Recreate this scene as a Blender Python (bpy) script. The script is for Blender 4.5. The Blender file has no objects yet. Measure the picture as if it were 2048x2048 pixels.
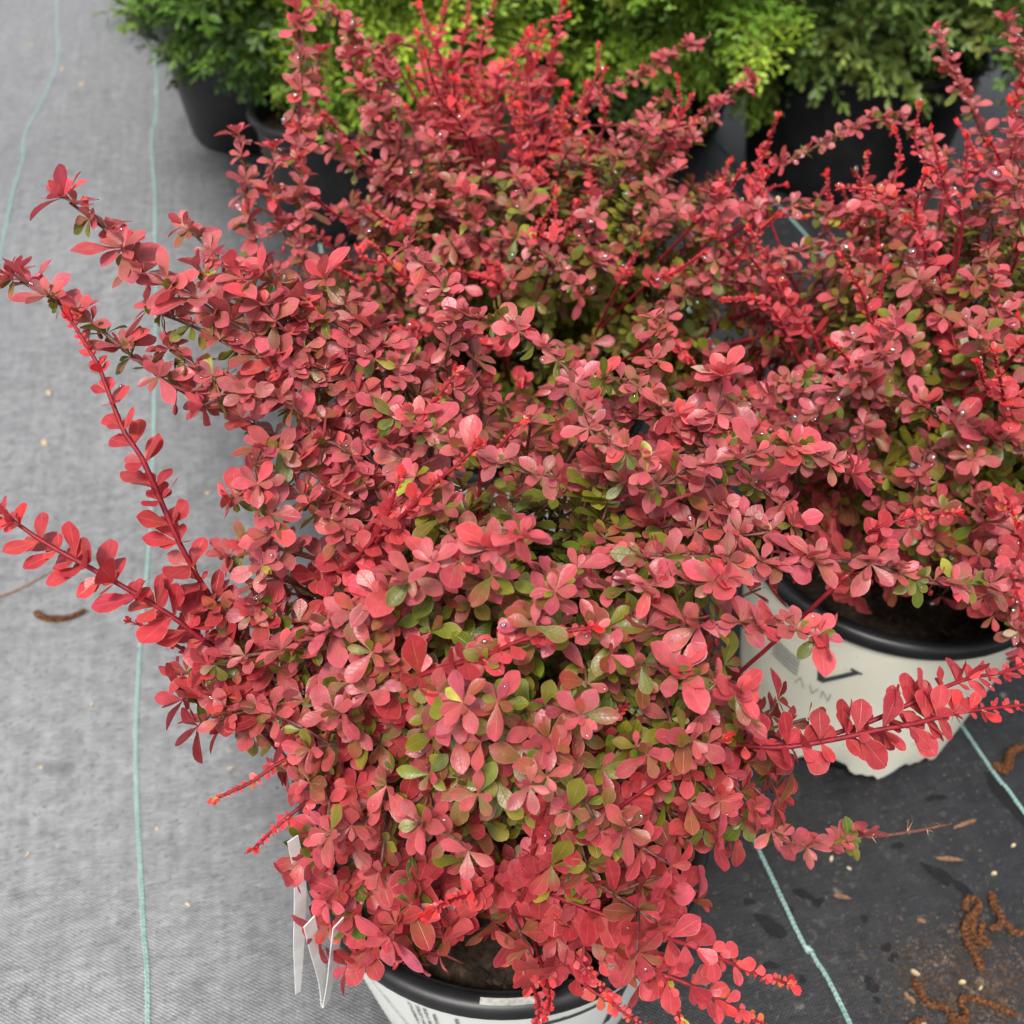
import bpy, math, random
import numpy as np
from mathutils import Matrix, Vector

rng = np.random.default_rng(7)
random.seed(7)
scene = bpy.context.scene
col = scene.collection
R = math.radians

# ------------------------------------------------------------------ camera
CAM_H, PITCH = 0.93, R(42.4)
cam = bpy.data.cameras.new('camera')
cam.sensor_width = 36.0
cam.lens = 36.0
cam.clip_start, cam.clip_end = 0.02, 500.0
cam.dof.use_dof = True
cam.dof.focus_distance = 0.575
cam.dof.aperture_fstop = 9.0
cam_o = bpy.data.objects.new('camera', cam)
cam_o.location = (0, 0, CAM_H)
cam_o.rotation_euler = (math.pi/2 - PITCH, 0, 0)
col.objects.link(cam_o)
scene.camera = cam_o

# ------------------------------------------------------------------ sky, sun, exposure (bright overcast)
SUN_EL, SUN_AZ = R(62), R(200)
world = bpy.data.worlds.new('World')
scene.world = world
world.use_nodes = True
nt = world.node_tree
bg = nt.nodes['Background']
sky = nt.nodes.new('ShaderNodeTexSky')
sky.sky_type = 'NISHITA'
sky.sun_disc = False
sky.sun_elevation = SUN_EL
sky.sun_rotation = SUN_AZ
sky.air_density = 1.0
sky.dust_density = 4.0
hs = nt.nodes.new('ShaderNodeHueSaturation')
hs.inputs['Saturation'].default_value = 0.22
nt.links.new(sky.outputs[0], hs.inputs['Color'])
nt.links.new(hs.outputs[0], bg.inputs['Color'])
bg.inputs['Strength'].default_value = 0.105
sun = bpy.data.lights.new('sun', 'SUN')
sun.energy = 1.5
sun.angle = R(11)
sun.color = (1.0, 0.96, 0.90)
sun_o = bpy.data.objects.new('sun', sun)
sun_o.rotation_euler = (math.pi/2 - SUN_EL, 0, math.pi - SUN_AZ)
col.objects.link(sun_o)
scene.view_settings.view_transform = 'Standard'
scene.view_settings.look = 'None'
scene.view_settings.gamma = 1.0
scene.view_settings.use_curve_mapping = False
scene.view_settings.exposure = 1.2
scene.cycles.max_bounces = 4
scene.cycles.diffuse_bounces = 2
scene.cycles.glossy_bounces = 2
scene.cycles.transmission_bounces = 3
scene.cycles.transparent_max_bounces = 6
scene.cycles.caustics_reflective = False
scene.cycles.caustics_refractive = False

# ------------------------------------------------------------------ material helpers
def new_mat(name):
    m = bpy.data.materials.new(name)
    m.use_nodes = True
    n = m.node_tree.nodes
    n.clear()
    out = n.new('ShaderNodeOutputMaterial')
    return m, m.node_tree, n, m.node_tree.links, out

def principled(n, rough=0.5, spec=0.5, color=None):
    p = n.new('ShaderNodeBsdfPrincipled')
    p.inputs['Roughness'].default_value = rough
    p.inputs['Specular IOR Level'].default_value = spec
    if color is not None:
        p.inputs['Base Color'].default_value = (*color, 1)
    return p

def mathn(n, l, op, a, b=None, clamp=False):
    x = n.new('ShaderNodeMath'); x.operation = op; x.use_clamp = clamp
    for i, v in enumerate((a, b)):
        if v is None: continue
        if isinstance(v, (int, float)): x.inputs[i].default_value = v
        else: l.new(v, x.inputs[i])
    return x.outputs[0]

def mixc(n, l, fac, a, b, blend='MIX'):
    x = n.new('ShaderNodeMix'); x.data_type = 'RGBA'; x.blend_type = blend
    for s, v in ((x.inputs[0], fac), (x.inputs[6], a), (x.inputs[7], b)):
        if isinstance(v, (int, float)): s.default_value = v
        elif isinstance(v, tuple): s.default_value = (*v, 1) if len(v) == 3 else v
        else: l.new(v, s)
    return x.outputs[2]

def noise(n, l, scale, detail=3, vec=None, rough=0.55):
    x = n.new('ShaderNodeTexNoise')
    x.inputs['Scale'].default_value = scale
    x.inputs['Detail'].default_value = detail
    x.inputs['Roughness'].default_value = rough
    if vec is not None: l.new(vec, x.inputs['Vector'])
    return x.outputs['Fac']

def ramp(n, l, fac, stops):
    x = n.new('ShaderNodeValToRGB')
    e = x.color_ramp.elements
    while len(e) < len(stops): e.new(0.5)
    for i, (p, c) in enumerate(stops):
        e[i].position = p
        e[i].color = (*c, 1) if isinstance(c, tuple) else (c, c, c, 1)
    l.new(fac, x.inputs[0])
    return x.outputs[0]

def bump(n, l, height, strength, dist):
    x = n.new('ShaderNodeBump')
    x.inputs['Strength'].default_value = strength
    x.inputs['Distance'].default_value = dist
    l.new(height, x.inputs['Height'])
    return x.outputs[0]

def leaf_material(name, single, green=(0.12, 0.155, 0.022), rough=0.33, trans=0.36, edge=(0.76, 0.30, 0.25), spec=0.45):
    """waxy leaf: pigment from the leaf itself, greener at the petiole, pale rim, fine veins"""
    m, t, n, l, out = new_mat(name)
    if single:
        oi = n.new('ShaderNodeObjectInfo'); c, a = oi.outputs['Color'], oi.outputs['Alpha']
    else:
        at = n.new('ShaderNodeAttribute'); at.attribute_name = 'pigment'; c, a = at.outputs['Color'], at.outputs['Alpha']
    uvn = n.new('ShaderNodeUVMap'); uvn.uv_map = 'UVMap'
    sx = n.new('ShaderNodeSeparateXYZ'); l.new(uvn.outputs[0], sx.inputs[0])
    u = mathn(n, l, 'ABSOLUTE', mathn(n, l, 'SUBTRACT', mathn(n, l, 'MULTIPLY', sx.outputs[0], 2.0), 1.0))
    v = sx.outputs[1]
    geo = n.new('ShaderNodeNewGeometry')
    n1 = noise(n, l, 160, 3, geo.outputs['Position'])
    n2 = noise(n, l, 620, 2, geo.outputs['Position'])
    basefac = mathn(n, l, 'SUBTRACT', 1.25, mathn(n, l, 'MULTIPLY', v, 1.3), True)
    basefac = mathn(n, l, 'ADD', basefac, mathn(n, l, 'MULTIPLY', mathn(n, l, 'SUBTRACT', n1, 0.5), 0.9), True)
    basefac = mathn(n, l, 'MULTIPLY', basefac, a, True)
    c1 = mixc(n, l, basefac, c, green)
    vary = mathn(n, l, 'ADD', mathn(n, l, 'MULTIPLY', n1, 0.9), 0.52)
    hsv = n.new('ShaderNodeHueSaturation'); l.new(c1, hsv.inputs['Color']); l.new(vary, hsv.inputs['Value'])
    c2 = hsv.outputs[0]
    # side veins leave the midrib at an angle
    vein = mathn(n, l, 'SINE', mathn(n, l, 'MULTIPLY', mathn(n, l, 'SUBTRACT', v, mathn(n, l, 'MULTIPLY', u, 0.22)), 46.0))
    vein = mathn(n, l, 'POWER', mathn(n, l, 'MULTIPLY', mathn(n, l, 'ADD', vein, 1.0), 0.5), 10.0)
    rib = mathn(n, l, 'SUBTRACT', 1.0, mathn(n, l, 'MULTIPLY', u, 16.0), True)
    c3 = mixc(n, l, mathn(n, l, 'MULTIPLY', rib, 0.30), c2, edge)
    rim = mathn(n, l, 'MULTIPLY', mathn(n, l, 'SUBTRACT', u, 0.90), 10.0, True)
    c4 = mixc(n, l, mathn(n, l, 'MULTIPLY', rim, 0.45), c3, edge)
    p = principled(n, rough, spec)
    l.new(c4, p.inputs['Base Color'])
    l.new(mathn(n, l, 'ADD', rough - 0.12, mathn(n, l, 'MULTIPLY', n2, 0.3)), p.inputs['Roughness'])
    h = mathn(n, l, 'ADD', mathn(n, l, 'MULTIPLY', n1, 0.7), mathn(n, l, 'MULTIPLY', mathn(n, l, 'ADD', mathn(n, l, 'MULTIPLY', vein, 0.35), mathn(n, l, 'MULTIPLY', rib, 2.0)), -0.22))
    bn = bump(n, l, h, 0.45, 0.0012)
    l.new(bn, p.inputs['Normal'])
    tr = n.new('ShaderNodeBsdfTranslucent'); l.new(c4, tr.inputs['Color']); l.new(bn, tr.inputs['Normal'])
    mx = n.new('ShaderNodeMixShader'); mx.inputs[0].default_value = trans
    l.new(p.outputs[0], mx.inputs[1]); l.new(tr.outputs[0], mx.inputs[2]); l.new(mx.outputs[0], out.inputs[0])
    return m

def simple_mat(name, stops, scale=60, rough=0.6, spec=0.4, bstr=0.3, bdist=0.001, coords='pos'):
    m, t, n, l, out = new_mat(name)
    geo = n.new('ShaderNodeNewGeometry')
    f = noise(n, l, scale, 4, geo.outputs['Position'])
    p = principled(n, rough, spec)
    l.new(ramp(n, l, f, stops), p.inputs['Base Color'])
    l.new(bump(n, l, f, bstr, bdist), p.inputs['Normal'])
    l.new(p.outputs[0], out.inputs[0])
    return m

M = {}
M['leaf'] = leaf_material('barberry leaf', False)
M['leaf1'] = leaf_material('barberry single leaf', True)
M['sprig'] = leaf_material('evergreen leaf', True, green=(0.03, 0.075, 0.012), rough=0.4, trans=0.25, edge=(0.30, 0.42, 0.08), spec=0.4)
M['stem_old'] = simple_mat('old stem bark', [(0.3, (0.045, 0.018, 0.015)), (0.55, (0.13, 0.045, 0.035)), (0.8, (0.22, 0.10, 0.06))], 400, 0.6, 0.4, 0.5)
M['stem_new'] = simple_mat('new red stem', [(0.3, (0.13, 0.006, 0.012)), (0.7, (0.25, 0.014, 0.022))], 200, 0.5, 0.25, 0.15)
M['spine'] = simple_mat('spine', [(0.3, (0.30, 0.13, 0.06)), (0.7, (0.55, 0.32, 0.16))], 200, 0.5, 0.4, 0.1)
M['fruit'] = simple_mat('young fruit', [(0.3, (0.20, 0.012, 0.018)), (0.7, (0.42, 0.03, 0.03))], 300, 0.3, 0.5, 0.1)
M['black'] = simple_mat('black pot plastic', [(0.3, (0.006, 0.006, 0.007)), (0.75, (0.015, 0.015, 0.016))], 30, 0.42, 0.35, 0.12)
M['soil'] = simple_mat('bark soil', [(0.3, (0.010, 0.007, 0.005)), (0.6, (0.035, 0.022, 0.014)), (0.8, (0.09, 0.06, 0.04))], 120, 0.9, 0.2, 1.0, 0.006)
M['ink'] = simple_mat('dark print', [(0.3, (0.03, 0.035, 0.035)), (0.7, (0.07, 0.075, 0.075))], 300, 0.55, 0.3, 0.05)
M['ink_pale'] = simple_mat('worn grey print', [(0.3, (0.22, 0.22, 0.20)), (0.7, (0.42, 0.42, 0.39))], 300, 0.55, 0.3, 0.05)
M['scuff'] = simple_mat('algae scuff', [(0.3, (0.36, 0.42, 0.26)), (0.7, (0.50, 0.53, 0.38))], 300, 0.6, 0.3, 0.05)
M['wet'] = simple_mat('wet cloth', [(0.3, (0.006, 0.006, 0.007)), (0.7, (0.012, 0.012, 0.013))], 200, 0.55, 0.25, 0.2)
M['catkin'] = simple_mat('brown catkin', [(0.35, (0.035, 0.013, 0.007)), (0.52, (0.115, 0.044, 0.018)), (0.7, (0.27, 0.12, 0.045))], 420, 0.85, 0.2, 0.9, 0.002)
M['bark_bit'] = simple_mat('bark crumb', [(0.3, (0.12, 0.06, 0.035)), (0.7, (0.30, 0.17, 0.10))], 300, 0.85, 0.2, 0.6)
M['pale_bit'] = simple_mat('pale chaff', [(0.3, (0.30, 0.22, 0.12)), (0.7, (0.60, 0.50, 0.32))], 200, 0.8, 0.2, 0.4)
M['crumb'] = simple_mat('dirt crumbs', [(0.3, (0.03, 0.018, 0.012)), (0.55, (0.10, 0.062, 0.038)), (0.75, (0.26, 0.18, 0.11))], 90, 0.9, 0.2, 0.4)
M['thread'] = simple_mat('green marker thread', [(0.3, (0.20, 0.36, 0.325)), (0.7, (0.34, 0.50, 0.46))], 60, 0.5, 0.4, 0.2)
M['tag'] = simple_mat('white tag plastic', [(0.3, (0.62, 0.61, 0.58)), (0.7, (0.78, 0.77, 0.75))], 60, 0.35, 0.5, 0.05)
M['gravel'] = simple_mat('dark gravel', [(0.3, (0.03, 0.027, 0.024)), (0.7, (0.11, 0.10, 0.09))], 45, 0.9, 0.2, 0.8, 0.01)

def pot_skin(name, c0, c1, stain):
    m, t, n, l, out = new_mat(name)
    geo = n.new('ShaderNodeNewGeometry')
    a = noise(n, l, 22, 5, geo.outputs['Position'])
    b = noise(n, l, 9, 4, geo.outputs['Position'])
    base = mixc(n, l, a, c0, c1)
    dirt = ramp(n, l, b, [(0.56, 0.0), (0.76, 1.0)])
    base = mixc(n, l, mathn(n, l, 'MULTIPLY', dirt, 0.5), base, stain)
    sp = ramp(n, l, noise(n, l, 130, 2, geo.outputs['Position']), [(0.70, 0.0), (0.78, 1.0)])
    base = mixc(n, l, mathn(n, l, 'MULTIPLY', sp, 0.5), base, (0.2, 0.16, 0.10))
    p = principled(n, 0.4, 0.45)
    l.new(base, p.inputs['Base Color'])
    l.new(bump(n, l, a, 0.15, 0.001), p.inputs['Normal'])
    l.new(p.outputs[0], out.inputs[0])
    return m
M['cream'] = pot_skin('cream pot skin', (0.70, 0.67, 0.53), (0.76, 0.74, 0.63), (0.55, 0.48, 0.31))
M['white'] = pot_skin('white pot skin', (0.70, 0.72, 0.67), (0.77, 0.79, 0.75), (0.58, 0.58, 0.51))

def cloth_material():
    """woven black ground cloth, greyed on the walkway by dust and painted-in sky sheen"""
    m, t, n, l, out = new_mat('woven ground cloth')
    geo = n.new('ShaderNodeNewGeometry')
    rot = n.new('ShaderNodeMapping'); rot.inputs['Rotation'].default_value = (0, 0, R(-14.6)); l.new(geo.outputs['Position'], rot.inputs[0])
    pos = rot.outputs[0]          # x across the roll, y along it
    s = n.new('ShaderNodeSeparateXYZ'); l.new(pos, s.inputs[0])
    # walkway left of the pots: dust plus sky sheen painted into the colour, feathered edge broken by noise
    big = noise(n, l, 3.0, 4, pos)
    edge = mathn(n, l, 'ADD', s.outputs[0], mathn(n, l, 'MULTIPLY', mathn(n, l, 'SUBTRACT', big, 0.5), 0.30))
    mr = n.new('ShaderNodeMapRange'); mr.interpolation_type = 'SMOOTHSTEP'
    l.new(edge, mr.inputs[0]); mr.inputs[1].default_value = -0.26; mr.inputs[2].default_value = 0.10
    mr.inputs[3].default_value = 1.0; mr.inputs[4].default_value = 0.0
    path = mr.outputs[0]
    # streaks along the roll
    mp = n.new('ShaderNodeMapping'); mp.inputs['Scale'].default_value = (90, 5, 1); l.new(pos, mp.inputs[0])
    streak = noise(n, l, 1.0, 3, mp.outputs[0])
    mp2 = n.new('ShaderNodeMapping'); mp2.inputs['Scale'].default_value = (30, 85, 1); l.new(pos, mp2.inputs[0])
    cross = noise(n, l, 1.0, 4, mp2.outputs[0])
    mp4 = n.new('ShaderNodeMapping'); mp4.inputs['Scale'].default_value = (95, 420, 1); l.new(pos, mp4.inputs[0])
    dash = noise(n, l, 1.0, 3, mp4.outputs[0])
    fine = noise(n, l, 260, 3, pos)
    grit = noise(n, l, 55, 4, pos)
    dust = mathn(n, l, 'ADD', mathn(n, l, 'MULTIPLY', streak, 0.22), mathn(n, l, 'MULTIPLY', cross, 0.26))
    dust = mathn(n, l, 'ADD', dust, mathn(n, l, 'MULTIPLY', grit, 0.32))
    dust = mathn(n, l, 'ADD', dust, mathn(n, l, 'MULTIPLY', fine, 0.10))
    dust = mathn(n, l, 'ADD', dust, mathn(n, l, 'MULTIPLY', mathn(n, l, 'SUBTRACT', dash, 0.5), 0.40))
    dust = mathn(n, l, 'ADD', dust, mathn(n, l, 'MULTIPLY', big, 0.10))
    dust_sheen = ramp(n, l, dust, [(0.32, (0.072, 0.073, 0.076)), (0.52, (0.172, 0.174, 0.180)), (0.72, (0.28, 0.282, 0.285))])  # dust grey, raised to carry the sky's sheen in the colour
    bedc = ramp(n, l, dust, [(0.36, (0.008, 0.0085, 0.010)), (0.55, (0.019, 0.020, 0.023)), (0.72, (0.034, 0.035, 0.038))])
    c = mixc(n, l, path, bedc, dust_sheen)
    # water spots and black patches where the dust is washed off
    vo = n.new('ShaderNodeTexVoronoi'); vo.inputs['Scale'].default_value = 15.0
    mp3 = n.new('ShaderNodeMapping'); mp3.inputs['Scale'].default_value = (1, 1, 0.02); l.new(pos, mp3.inputs[0])
    dn = n.new('ShaderNodeMixRGB'); dn.blend_type = 'ADD'; dn.inputs[0].default_value = 0.03
    nz = n.new('ShaderNodeTexNoise'); nz.inputs['Scale'].default_value = 30; l.new(pos, nz.inputs['Vector'])
    l.new(mp3.outputs[0], dn.inputs[1]); l.new(nz.outputs['Color'], dn.inputs[2]); l.new(dn.outputs[0], vo.inputs['Vector'])
    spot = ramp(n, l, vo.outputs['Distance'], [(0.10, 1.0), (0.19, 0.0)])
    cl = ramp(n, l, noise(n, l, 4.5, 2, pos), [(0.47, 0.0), (0.56, 1.0)])
    spot = mathn(n, l, 'MULTIPLY', spot, cl)
    spot = mathn(n, l, 'MULTIPLY', spot, 0.45)
    c = mixc(n, l, spot, c, (0.022, 0.022, 0.024))
    sp2 = ramp(n, l, noise(n, l, 150, 2, pos), [(0.60, 0.0), (0.67, 1.0)])
    c = mixc(n, l, mathn(n, l, 'MULTIPLY', sp2, 0.62), c, (0.06, 0.055, 0.05))
    sp3 = ramp(n, l, noise(n, l, 34, 2, pos), [(0.70, 0.0), (0.80, 1.0)])
    c = mixc(n, l, mathn(n, l, 'MULTIPLY', sp3, 0.5), c, (0.42, 0.38, 0.30))
    # weave
    wx = mathn(n, l, 'SINE', mathn(n, l, 'MULTIPLY', s.outputs[0], 2 * math.pi / 0.0042))
    wy = mathn(n, l, 'SINE', mathn(n, l, 'MULTIPLY', s.outputs[1], 2 * math.pi / 0.0034))
    w = mathn(n, l, 'MULTIPLY', wx, wy)
    wv = mathn(n, l, 'ADD', 1.0, mathn(n, l, 'MULTIPLY', w, 0.60))
    hsv = n.new('ShaderNodeHueSaturation'); l.new(c, hsv.inputs['Color']); l.new(wv, hsv.inputs['Value'])
    p = principled(n, 0.5, 0.85)
    l.new(hsv.outputs[0], p.inputs['Base Color'])
    l.new(mathn(n, l, 'ADD', 0.40, mathn(n, l, 'MULTIPLY', path, 0.5)), p.inputs['Specular IOR Level'])
    l.new(mathn(n, l, 'ADD', 0.34, mathn(n, l, 'MULTIPLY', fine, 0.25)), p.inputs['Roughness'])
    h = mathn(n, l, 'ADD', mathn(n, l, 'MULTIPLY', w, 0.5), mathn(n, l, 'ADD', mathn(n, l, 'MULTIPLY', cross, 1.2), mathn(n, l, 'MULTIPLY', dash, 1.2)))
    l.new(bump(n, l, h, 0.5, 0.0012), p.inputs['Normal'])
    l.new(p.outputs[0], out.inputs[0])
    return m
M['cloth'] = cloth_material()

def water_material():
    m, t, n, l, out = new_mat('rain water')
    fr = n.new('ShaderNodeFresnel'); fr.inputs['IOR'].default_value = 1.33
    gl = n.new('ShaderNodeBsdfGlossy'); gl.inputs['Roughness'].default_value = 0.08
    tp = n.new('ShaderNodeBsdfTransparent')
    mx = n.new('ShaderNodeMixShader')
    l.new(mathn(n, l, 'ADD', fr.outputs[0], 0.17, True), mx.inputs[0])
    l.new(tp.outputs[0], mx.inputs[1]); l.new(gl.outputs[0], mx.inputs[2]); l.new(mx.outputs[0], out.inputs[0])
    return m
M['water'] = water_material()

# ------------------------------------------------------------------ mesh helpers
class MB:
    def __init__(self): self.v, self.f, self.m = [], [], []
    def add(self, verts, faces, mat=0):
        o = len(self.v)
        self.v.extend(tuple(map(float, p)) for p in verts)
        self.f.extend(tuple(i + o for i in f) for f in faces)
        self.m.extend([mat] * len(faces))
    def mesh(self, name, mats, smooth=True):
        me = bpy.data.meshes.new(name)
        me.from_pydata(self.v, [], self.f)
        for m in mats: me.materials.append(m)
        me.polygons.foreach_set('material_index', self.m)
        me.polygons.foreach_set('use_smooth', [smooth] * len(self.f))
        me.update()
        return me
    def build(self, name, mats, parent=None, loc=(0, 0, 0), smooth=True):
        if not isinstance(mats, (list, tuple)): mats = [mats]
        o = bpy.data.objects.new(name, self.mesh(name, mats, smooth))
        o.location = loc
        o.parent = parent
        col.objects.link(o)
        return o

def empty(name, loc, label, cat, group=None):
    o = bpy.data.objects.new(name, None)
    o.location = loc
    o.empty_display_size = 0.05
    col.objects.link(o)
    tag(o, label, cat, group)
    return o

def tag(o, label=None, cat=None, group=None, kind=None):
    if label: o['label'] = label
    if cat: o['category'] = cat
    if group: o['group'] = group
    if kind: o['kind'] = kind
    return o

def frames(P):
    """tangents and parallel-transported normals along a polyline"""
    P = np.asarray(P, float)
    T = np.gradient(P, axis=0)
    T /= np.linalg.norm(T, axis=1, keepdims=True) + 1e-12
    a = np.array([0, 0, 1.0]) if abs(T[0, 2]) < 0.9 else np.array([1.0, 0, 0])
    N = np.zeros_like(P)
    for i in range(len(P)):
        b = a - T[i] * a.dot(T[i]); b /= np.linalg.norm(b) + 1e-12
        N[i] = b; a = b
    return T, N, np.cross(T, N)

def tube(mb, P, rad, sides=6, mat=0, bumpy=0.0):
    P = np.asarray(P, float)
    T, N, Bn = frames(P)
    rad = np.broadcast_to(np.asarray(rad, float), (len(P),))
    an = np.arange(sides) * 2 * math.pi / sides
    V = []
    for i in range(len(P)):
        r = rad[i] * (1 + bumpy * rng.uniform(-1, 1, sides)) if bumpy else np.full(sides, rad[i])
        V.append(P[i] + (N[i][None] * np.cos(an)[:, None] + Bn[i][None] * np.sin(an)[:, None]) * r[:, None])
    V = np.concatenate(V)
    F = []
    for i in range(len(P) - 1):
        for k in range(sides):
            a, b = i * sides + k, i * sides + (k + 1) % sides
            F.append((a, b, b + sides, a + sides))
    F.append(tuple(range(sides - 1, -1, -1)))
    F.append(tuple(range((len(P) - 1) * sides, len(P) * sides)))
    mb.add(V, F, mat)

def spline(pts, step):
    P = np.asarray(pts, float)
    P = np.vstack([2 * P[0] - P[1], P, 2 * P[-1] - P[-2]])
    out = []
    for i in range(1, len(P) - 2):
        L = np.linalg.norm(P[i + 1] - P[i])
        k = max(2, int(L / step))
        t = np.linspace(0, 1, k, endpoint=False)[:, None]
        p0, p1, p2, p3 = P[i - 1], P[i], P[i + 1], P[i + 2]
        out.append(0.5 * ((2 * p1) + (-p0 + p2) * t + (2 * p0 - 5 * p1 + 4 * p2 - p3) * t**2 + (-p0 + 3 * p1 - 3 * p2 + p3) * t**3))
    out.append(P[-2][None])
    Q = np.concatenate(out)
    s_ = np.concatenate([[0], np.cumsum(np.linalg.norm(np.diff(Q, axis=0), axis=1))])
    u_ = np.linspace(0, s_[-1], max(3, int(s_[-1] / step) + 1))
    return np.stack([np.interp(u_, s_, Q[:, i]) for i in range(3)], 1)

def lathe(mb, prof, seg=64, mat=0, jitter=None):
    V, F = [], []
    for j, (r, z) in enumerate(prof):
        for k in range(seg):
            a = 2 * math.pi * k / seg
            dz = jitter(j, a) if jitter else 0.0
            V.append((r * math.cos(a), r * math.sin(a), z + dz))
    for j in range(len(prof) - 1):
        for k in range(seg):
            a, b = j * seg + k, j * seg + (k + 1) % seg
            F.append((a, b, b + seg, a + seg))
    mb.add(V, F, mat)

# ------------------------------------------------------------------ ground
def build_ground():
    mb = MB()
    mb.add([(-120, -120, -0.03), (120, -120, -0.03), (120, 120, -0.03), (-120, 120, -0.03)], [(0, 1, 2, 3)])
    g = mb.build('ground', M['gravel'], smooth=False)
    tag(g, 'dark gravel yard around the ground cloth', None, None, 'structure')
    nx, ny = 150, 170
    xs = np.linspace(-2.6, 2.6, nx); ys = np.linspace(-1.2, 3.42, ny)
    X, Y = np.meshgrid(xs, ys)
    Z = cloth_z(X, Y)
    edge = (ys[-1] - Y) < 0.02
    Y = Y + np.where(edge, 0.05 * np.sin(X * 3.1) + 0.02 * np.sin(X * 11), 0)
    Z = np.where(edge, -0.028, Z)
    V = np.stack([X, Y, Z], -1).reshape(-1, 3)
    F = [(j * nx + i, j * nx + i + 1, (j + 1) * nx + i + 1, (j + 1) * nx + i) for j in range(ny - 1) for i in range(nx - 1)]
    mb = MB(); mb.add(V, F)
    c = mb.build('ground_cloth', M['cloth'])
    tag(c, 'grey woven ground cloth with pale green marker threads', None, None, 'structure')
    return c

def cloth_z(x, y):
    far = np.clip((y - 0.9) / 1.2, 0, 1)
    return 0.0022 * np.sin(x * 9 + 1.3 * np.sin(y * 4)) + 0.0018 * np.sin(y * 13 + x * 5) + far * 0.010 * np.sin(y * 5.2 + x * 2.1) * np.exp(-((x + 0.9) / 0.5) ** 2) - 0.004

cloth = build_ground()

def marker_line(pts, name='marker_thread'):
    """a stitched line: slanted pairs of stitches along the warp"""
    P = spline(pts, 0.0046)
    P[:, 2] = cloth_z(P[:, 0], P[:, 1]) + 0.0016
    T, N, Bn = frames(P)
    mb = MB()
    for i in range(len(P) - 1):
        t = T[i]; s = np.array([t[1], -t[0], 0.0]); s /= np.linalg.norm(s)
        up = np.array([0, 0, 1.0])
        for sd in (-1, 1):
            w = 0.0019 * rng.uniform(0.85, 1.1)
            a = P[i] + s * sd * 0.0002 - t * 0.0013
            b = P[i] + s * sd * w + t * 0.0017
            h = 0.0013
            d = t * 0.0019
            mb.add([a - d, b - d, b + d, a + d, (a + b) / 2 + up * h - d * .3, (a + b) / 2 + up * h + d * .3],
                   [(0, 1, 4), (1, 2, 5, 4), (2, 3, 5), (3, 0, 4, 5)])
    o = mb.build(name, M['thread'], parent=cloth)
    return o

TH = -0.26   # the roll runs up and to the left: x changes by this per metre of y
marker_line([(-1.36, 3.30, 0), (-1.262, 3.0, 0), (-1.204, 2.82, 0), (-1.146, 2.555, 0), (-1.107, 2.303, 0), (-1.058, 2.146, 0), (-1.01, 1.954, 0), (-0.963, 1.77, 0), (-0.85, 1.3, 0), (-0.72, 0.8, 0), (-0.60, 0.3, 0), (-0.54, 0.05, 0)])
marker_line([(-1.09, 3.30, 0), (-1.036, 3.093, 0), (-0.943, 2.804, 0), (-0.85, 2.452, 0), (-0.817, 2.28, 0), (-0.741, 2.023, 0), (-0.70, 1.875, 0), (-0.599, 1.479, 0), (-0.489, 1.027, 0), (-0.437, 0.781, 0), (-0.402, 0.629, 0), (-0.348, 0.453, 0), (-0.32, 0.364, 0), (-0.24, 0.05, 0)])
marker_line([(-0.75, 3.30, 0), (-0.45, 2.1, 0), (-0.16, 1.0, 0), (-0.03, 0.45, 0), (0.05, 0.1, 0)])
marker_line([(-0.42, 3.30, 0), (-0.10, 2.0, 0), (0.10, 1.1, 0), (0.253, 0.491, 0), (0.275, 0.422, 0), (0.296, 0.358, 0), (0.37, 0.05, 0)])
marker_line([(-0.10, 3.30, 0), (0.20, 2.0, 0), (0.40, 1.1, 0), (0.503, 0.648, 0), (0.524, 0.571, 0), (0.60, 0.25, 0)])
marker_line([(0.22, 3.30, 0), (0.52, 2.0, 0), (0.72, 1.1, 0), (0.85, 0.571, 0), (0.92, 0.25, 0)])

# ------------------------------------------------------------------ pots
def wrap_poly(mb, pts, prof, off=0.0008, mat=0, sub=0.004):
    """lay a flat polygon strip given as quads of (angle, height) on a tapered wall"""
    (r0, z0), (r1, z1) = prof
    V = []
    for a, z in pts:
        r = r0 + (r1 - r0) * (z - z0) / (z1 - z0) + off
        V.append((r * math.cos(a), r * math.sin(a), z))
    mb.add(V, [tuple(range(len(V)))], mat)

def stroke(mb, prof, p, q, w, n=8):
    """a printed stroke from p to q (arc metres, height) of width w"""
    rr = (prof[0][0] + prof[1][0]) / 2
    d = np.array(q, float) - np.array(p, float)
    nrm = np.array([-d[1], d[0]]); nrm /= np.linalg.norm(nrm) + 1e-9
    for i in range(n):
        a = np.array(p) + d * i / n; b = np.array(p) + d * (i + 1) / n
        c = [a - nrm * w / 2, b - nrm * w / 2, b + nrm * w / 2, a + nrm * w / 2]
        wrap_poly(mb, [(x / rr, z) for x, z in c], prof)

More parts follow.
